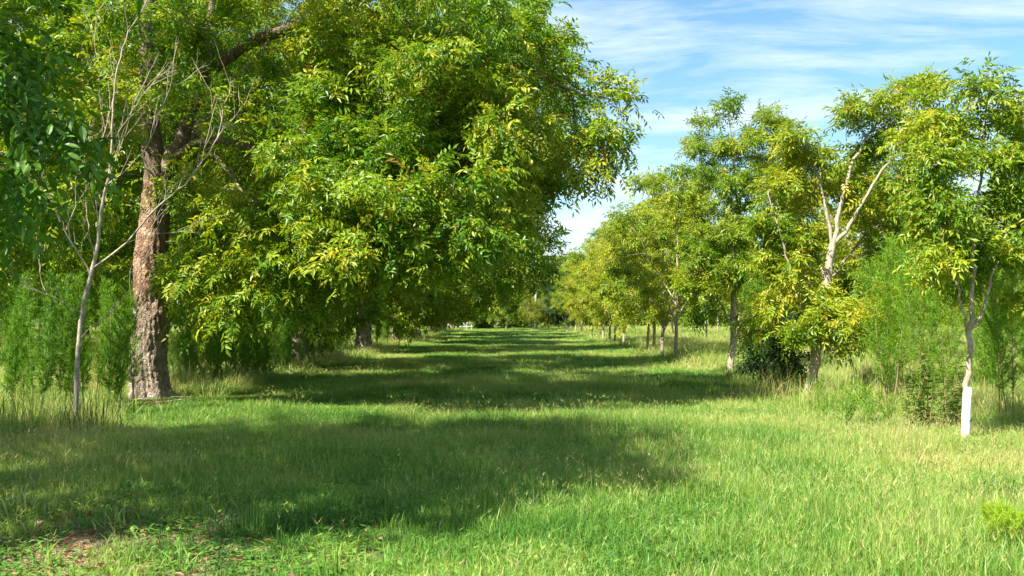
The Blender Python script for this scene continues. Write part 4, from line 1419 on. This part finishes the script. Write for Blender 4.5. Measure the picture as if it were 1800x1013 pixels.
scatter(4.6, 14, 0.25, 1.0, 1.0)
for k in range(420):
    y_ = 5.0 + 15 * random.random() ** 1.3
    x_ = random.uniform(-1, 1) * (y_ * 0.53 + 1)
    if vn(x_, y_, 0.35, 14.0) < -0.15:
        continue
    pts.append((x_, y_, float(gh(x_, y_))))
    kd.append(random.choice((15, 16)))
    rot.append((0, 0, random.uniform(0, 6.283)))
    k_ = random.uniform(0.6, 1.3)
    scl.append((k_, k_, k_))
scatter(14, 26, 0.36, 1.35, 1.1)
scatter(26, 55, 0.6, 2.1, 1.0)
scatter(55, 135, 1.2, 3.8, 1.0)
me = bpy.data.meshes.new('grass_points')
me.from_pydata(pts, [], [])
for nm, ty, dat, key in (('kind', 'INT', kd, 'value'), ('rot', 'FLOAT_VECTOR', rot, 'vector'), ('scl', 'FLOAT_VECTOR', scl, 'vector')):
    at_ = me.attributes.new(nm, ty, 'POINT')
    at_.data.foreach_set(key, np.asarray(dat, np.int32 if ty == 'INT' else np.float32).ravel())
grass = ob('grass', me)
tag(grass, 'green and yellowing meadow grass covering the orchard lane', 'grass', kind='stuff')
me.materials.append(M['grass'])
ng = bpy.data.node_groups.new('grass_scatter', 'GeometryNodeTree')
ng.interface.new_socket('Geometry', in_out='INPUT', socket_type='NodeSocketGeometry')
ng.interface.new_socket('Geometry', in_out='OUTPUT', socket_type='NodeSocketGeometry')
gi, go = ng.nodes.new('NodeGroupInput'), ng.nodes.new('NodeGroupOutput')
iop = ng.nodes.new('GeometryNodeInstanceOnPoints')
ci = ng.nodes.new('GeometryNodeCollectionInfo')
ci.inputs['Collection'].default_value = gcol
ci.inputs['Separate Children'].default_value = True
ci.inputs['Reset Children'].default_value = True
iop.inputs['Pick Instance'].default_value = True


def nattr(name, ty):
    a = ng.nodes.new('GeometryNodeInputNamedAttribute')
    a.data_type = ty
    a.inputs['Name'].default_value = name
    return a.outputs['Attribute']


e2r = ng.nodes.new('FunctionNodeEulerToRotation')
ng.links.new(nattr('rot', 'FLOAT_VECTOR'), e2r.inputs[0])
ng.links.new(gi.outputs[0], iop.inputs['Points'])
ng.links.new(ci.outputs[0], iop.inputs['Instance'])
ng.links.new(nattr('kind', 'INT'), iop.inputs['Instance Index'])
ng.links.new(e2r.outputs[0], iop.inputs['Rotation'])
ng.links.new(nattr('scl', 'FLOAT_VECTOR'), iop.inputs['Scale'])
ng.links.new(iop.outputs[0], go.inputs[0])
grass.modifiers.new('scatter', 'NODES').node_group = ng
print('grass patches', len(pts))

# single tufts that stand out
def tuft(name, label, loc, seed, N, rad, h, w, lean, tint, tv, group=None):
    qq = np.random.default_rng(seed)
    V, Fq, S, T = blades(qq, N, rad, h, w, lean, tint, tv, square=False)
    o = ob(name, mesh_np(name, V, Fq, S, M['grass'] if tint > 0.3 else M['weed'], T), None, loc)
    tag(o, label, 'grass tuft', group)
    return o


tuft('grass_tuft', 'dark green low tuft of grass alone in the sunny lane', at(1192, 688), 1, 420, 0.6, (.18, .42), .012, .6, .22, .1)
tuft('rush_tuft', 'dark spiky tuft of rushes behind the small dog fennel', at(1530, 688), 2, 150, 0.4, (.45, .8), .012, .3, .12, .08)
tuft('grass_tuft', 'tall straw-coloured grass clump at the foot of the dark bush', at(1362, 702), 3, 260, 0.7, (.35, .85), .010, .45, .85, .1)
tuft('reed_tuft', 'dark upright reeds at the left edge below the dog fennel', at(12, 768), 4, 90, 0.35, (.4, .75), .012, .2, .15, .1)
tuft('reed_tuft', 'dark upright reeds at the foot of the leafless sapling', at(148, 776), 5, 110, 0.4, (.35, .8), .010, .25, .2, .1)
tuft('grass_tuft', 'single coarse blades standing up in the middle foreground', at(1012, 925), 6, 9, 0.12, (.18, .32), .012, .5, .35, .1)
tuft('grass_tuft', 'shaded clump of grass at the right picture edge', at(1795, 893), 7, 260, 0.45, (.12, .32), .009, .7, .3, .1)

# fallen leaves
q = np.random.default_rng(930)
V, T = [], []
for k in range(4200):
    u = q.random()
    if u < 0.42:
        x, y = q.normal(-3.2, 1.1), q.normal(6.9, 1.1)
    elif u < 0.72:
        x, y = B1[0] + q.normal(1.2, 1.8), B1[1] - 0.9 + q.normal(0, 0.6)
    else:
        x, y = q.uniform(-6, 3), q.uniform(5, 16)
    z = float(gh(x, y)) + q.uniform(0.012, 0.05)
    a = q.uniform(0, 2 * math.pi)
    d = np.array((math.cos(a), math.sin(a), q.uniform(-.3, .3)))
    L, w = q.uniform(.03, .10), q.uniform(.012, .034)
    sd = np.array((-math.sin(a), math.cos(a), q.uniform(-.4, .4))) * w / 2
    c = np.array((x, y, z))
    up_ = np.array((0, 0, q.uniform(.0, .02)))
    V.append(np.array((c, c + d * L * .5 + sd + up_, c + d * L, c, c + d * L, c + d * L * .5 - sd + up_)))
    T.append(np.full(6, np.clip(q.normal(.42, .25), 0, 1)))
V = np.concatenate(V)
tag(ob('fallen_leaves', mesh_np('fallen_leaves', V, np.arange(len(V)), np.full(len(V) // 3, 3), M['dry_leaf'], np.concatenate(T))), 'scattered dry brown leaves lying in the thin grass', 'leaves', kind='stuff')
mb = MB()
pA, pB = at(2, 903) + np.array((0, 0, .05)), at(36, 896) + np.array((0, 0, .07))
mb.tube(np.array([pA, (pA + pB) / 2 + np.array((0, 0.02, .02)), pB]), [.014, .013, .010], 7)
tag(ob('fallen_stick', mb.mesh('fallen_stick', M['bark_bare'], True)), 'short pale stick lying in the grass at the left edge', 'stick')

q = np.random.default_rng(77)
for k in range(12):
    a = q.uniform(-0.5, 0.5) + (math.pi if k % 2 else 0)
    c = at(q.uniform(190, 350), q.uniform(704, 722)) + np.array((0, 0, .05))
    L_ = q.uniform(.12, .4)
    d_ = np.array((math.cos(a), math.sin(a), q.uniform(-.05, .12)))
    mb = MB()
    mb.tube(np.array([c - d_ * L_, c + np.array((0, .03, .02)), c + d_ * L_]), [.009, .008, .005], 5)
    tag(ob('fallen_twig', mb.mesh('fallen_twig', M['bark_bare'], True)), 'thin pale dry twig on the bare earth round the gnarled trunk', 'twig', 'dry twigs round the gnarled trunk')

# ------------------------------------------------------------------ far things at the lane end
PX = gz((942 - 900) * 118 / F, 118)
root = tag(ob('utility_pole', None, None, PX), 'pale wooden utility pole with transformers at the lane end', 'utility pole')
mb = MB()
mb.tube(np.array([(0, 0, -.2), (0, 0, 4.5), (0, 0, 9.4)]), [.17, .15, .12], 10)
ob('pole', mb.mesh('pole', M['pole_wood'], True), root)
mb = MB()
mb.box((0, -0.14, 9.0), (1.9, .1, .12))
ob('crossarm', mb.mesh('crossarm', M['pole_wood']), root)
for sx in (-1, 1):
    mb = MB()
    mb.tube(np.array([(sx * .36, -.1, 6.55), (sx * .36, -.1, 6.62), (sx * .36, -.1, 7.4), (sx * .36, -.1, 7.48)]), [.2, .24, .24, .16], 12)
    mb.tube(np.array([(sx * .36, -.1, 7.48), (sx * .36, -.1, 7.7)]), [.05, .03], 8)
    ob('transformer', mb.mesh('transformer', M['grey_metal'], True), root)
for sx in (-.85, -.35, .35, .85):
    mb = MB()
    mb.tube(np.array([(sx, -.14, 9.06), (sx, -.14, 9.25)]), [.05, .04], 8)
    ob('insulator', mb.mesh('insulator', M['white_paint']), root)

HX = gz((792 - 900) * 132 / F, 132)
root = tag(ob('brick_house', None, None, HX), 'low brick house glimpsed under the far trees', 'house')
mb = MB()
mb.box((0, 3, 1.4), (9, 6, 2.8))
ob('wall', mb.mesh('house_wall', M['brick_wall']), root)
mb = MB()
mb.add([(-4.9, -.5, 2.8), (4.9, -.5, 2.8), (4.9, 6.5, 2.8), (-4.9, 6.5, 2.8), (-4.9, 3, 5.0), (4.9, 3, 5.0), (-4.9, -.5, 2.65), (4.9, -.5, 2.65), (4.9, 6.5, 2.65), (-4.9, 6.5, 2.65)],
       [(0, 1, 5, 4), (2, 3, 4, 5), (0, 4, 3), (1, 2, 5), (6, 7, 1, 0), (8, 9, 3, 2), (7, 8, 2, 1), (9, 6, 0, 3), (9, 8, 7, 6)])
ob('roof', mb.mesh('house_roof', M['roof_shingle']), root)
mb = MB()
mb.box((1.5, -.03, 1.05), (1.0, .06, 2.1))
dr = ob('door', mb.mesh('house_door', M['blue_door']), root)
mb = MB()
mb.tube(np.array([(1.85, -.06, 1.0), (1.85, -.13, 1.0)]), [.03, .04], 8)
ob('handle', mb.mesh('door_handle', M['grey_metal']), dr)
for wx in (-2.6, 3.3):
    mb = MB()
    for (cx_, cz_, sx_, sz_) in ((0, .58, 1.3, .08), (0, -.58, 1.3, .08), (-.61, 0, .08, 1.08), (.61, 0, .08, 1.08), (0, 0, .05, 1.08)):
        mb.box((wx + cx_, -.03, 1.6 + cz_), (sx_, .07, sz_))
    wf = ob('window', mb.mesh('window_frame', M['white_paint']), root)
    mb = MB()
    mb.box((wx, -.012, 1.6), (1.14, .02, 1.08))
    ob('pane', mb.mesh('window_pane', M['glass_dark']), wf)

FX = gz((815 - 900) * 112 / F, 112)
root = tag(ob('white_railing', None, None, FX), 'white metal railing standing before the far house', 'railing')
for x in (-.9, -.3, .3, .9):
    mb = MB()
    mb.box((x, 0, .4), (.06, .06, .9))
    ob('post', mb.mesh('railing_post', M['white_paint']), root)
for z in (.86, .45):
    mb = MB()
    mb.box((0, -.05, z), (2.0, .035, .06))
    ob('rail', mb.mesh('railing_rail', M['white_paint']), root)
WP = at(996, 585)
mb = MB()
mb.box((0, 0, .35), (.11, .11, .8))
mb.box((0, 0, .775), (.15, .15, .05))
tag(ob('white_post', mb.mesh('white_post', M['white_paint']), None, WP), 'white marker post at the far end of the sunny row', 'post')

bpy.context.view_layer.update()
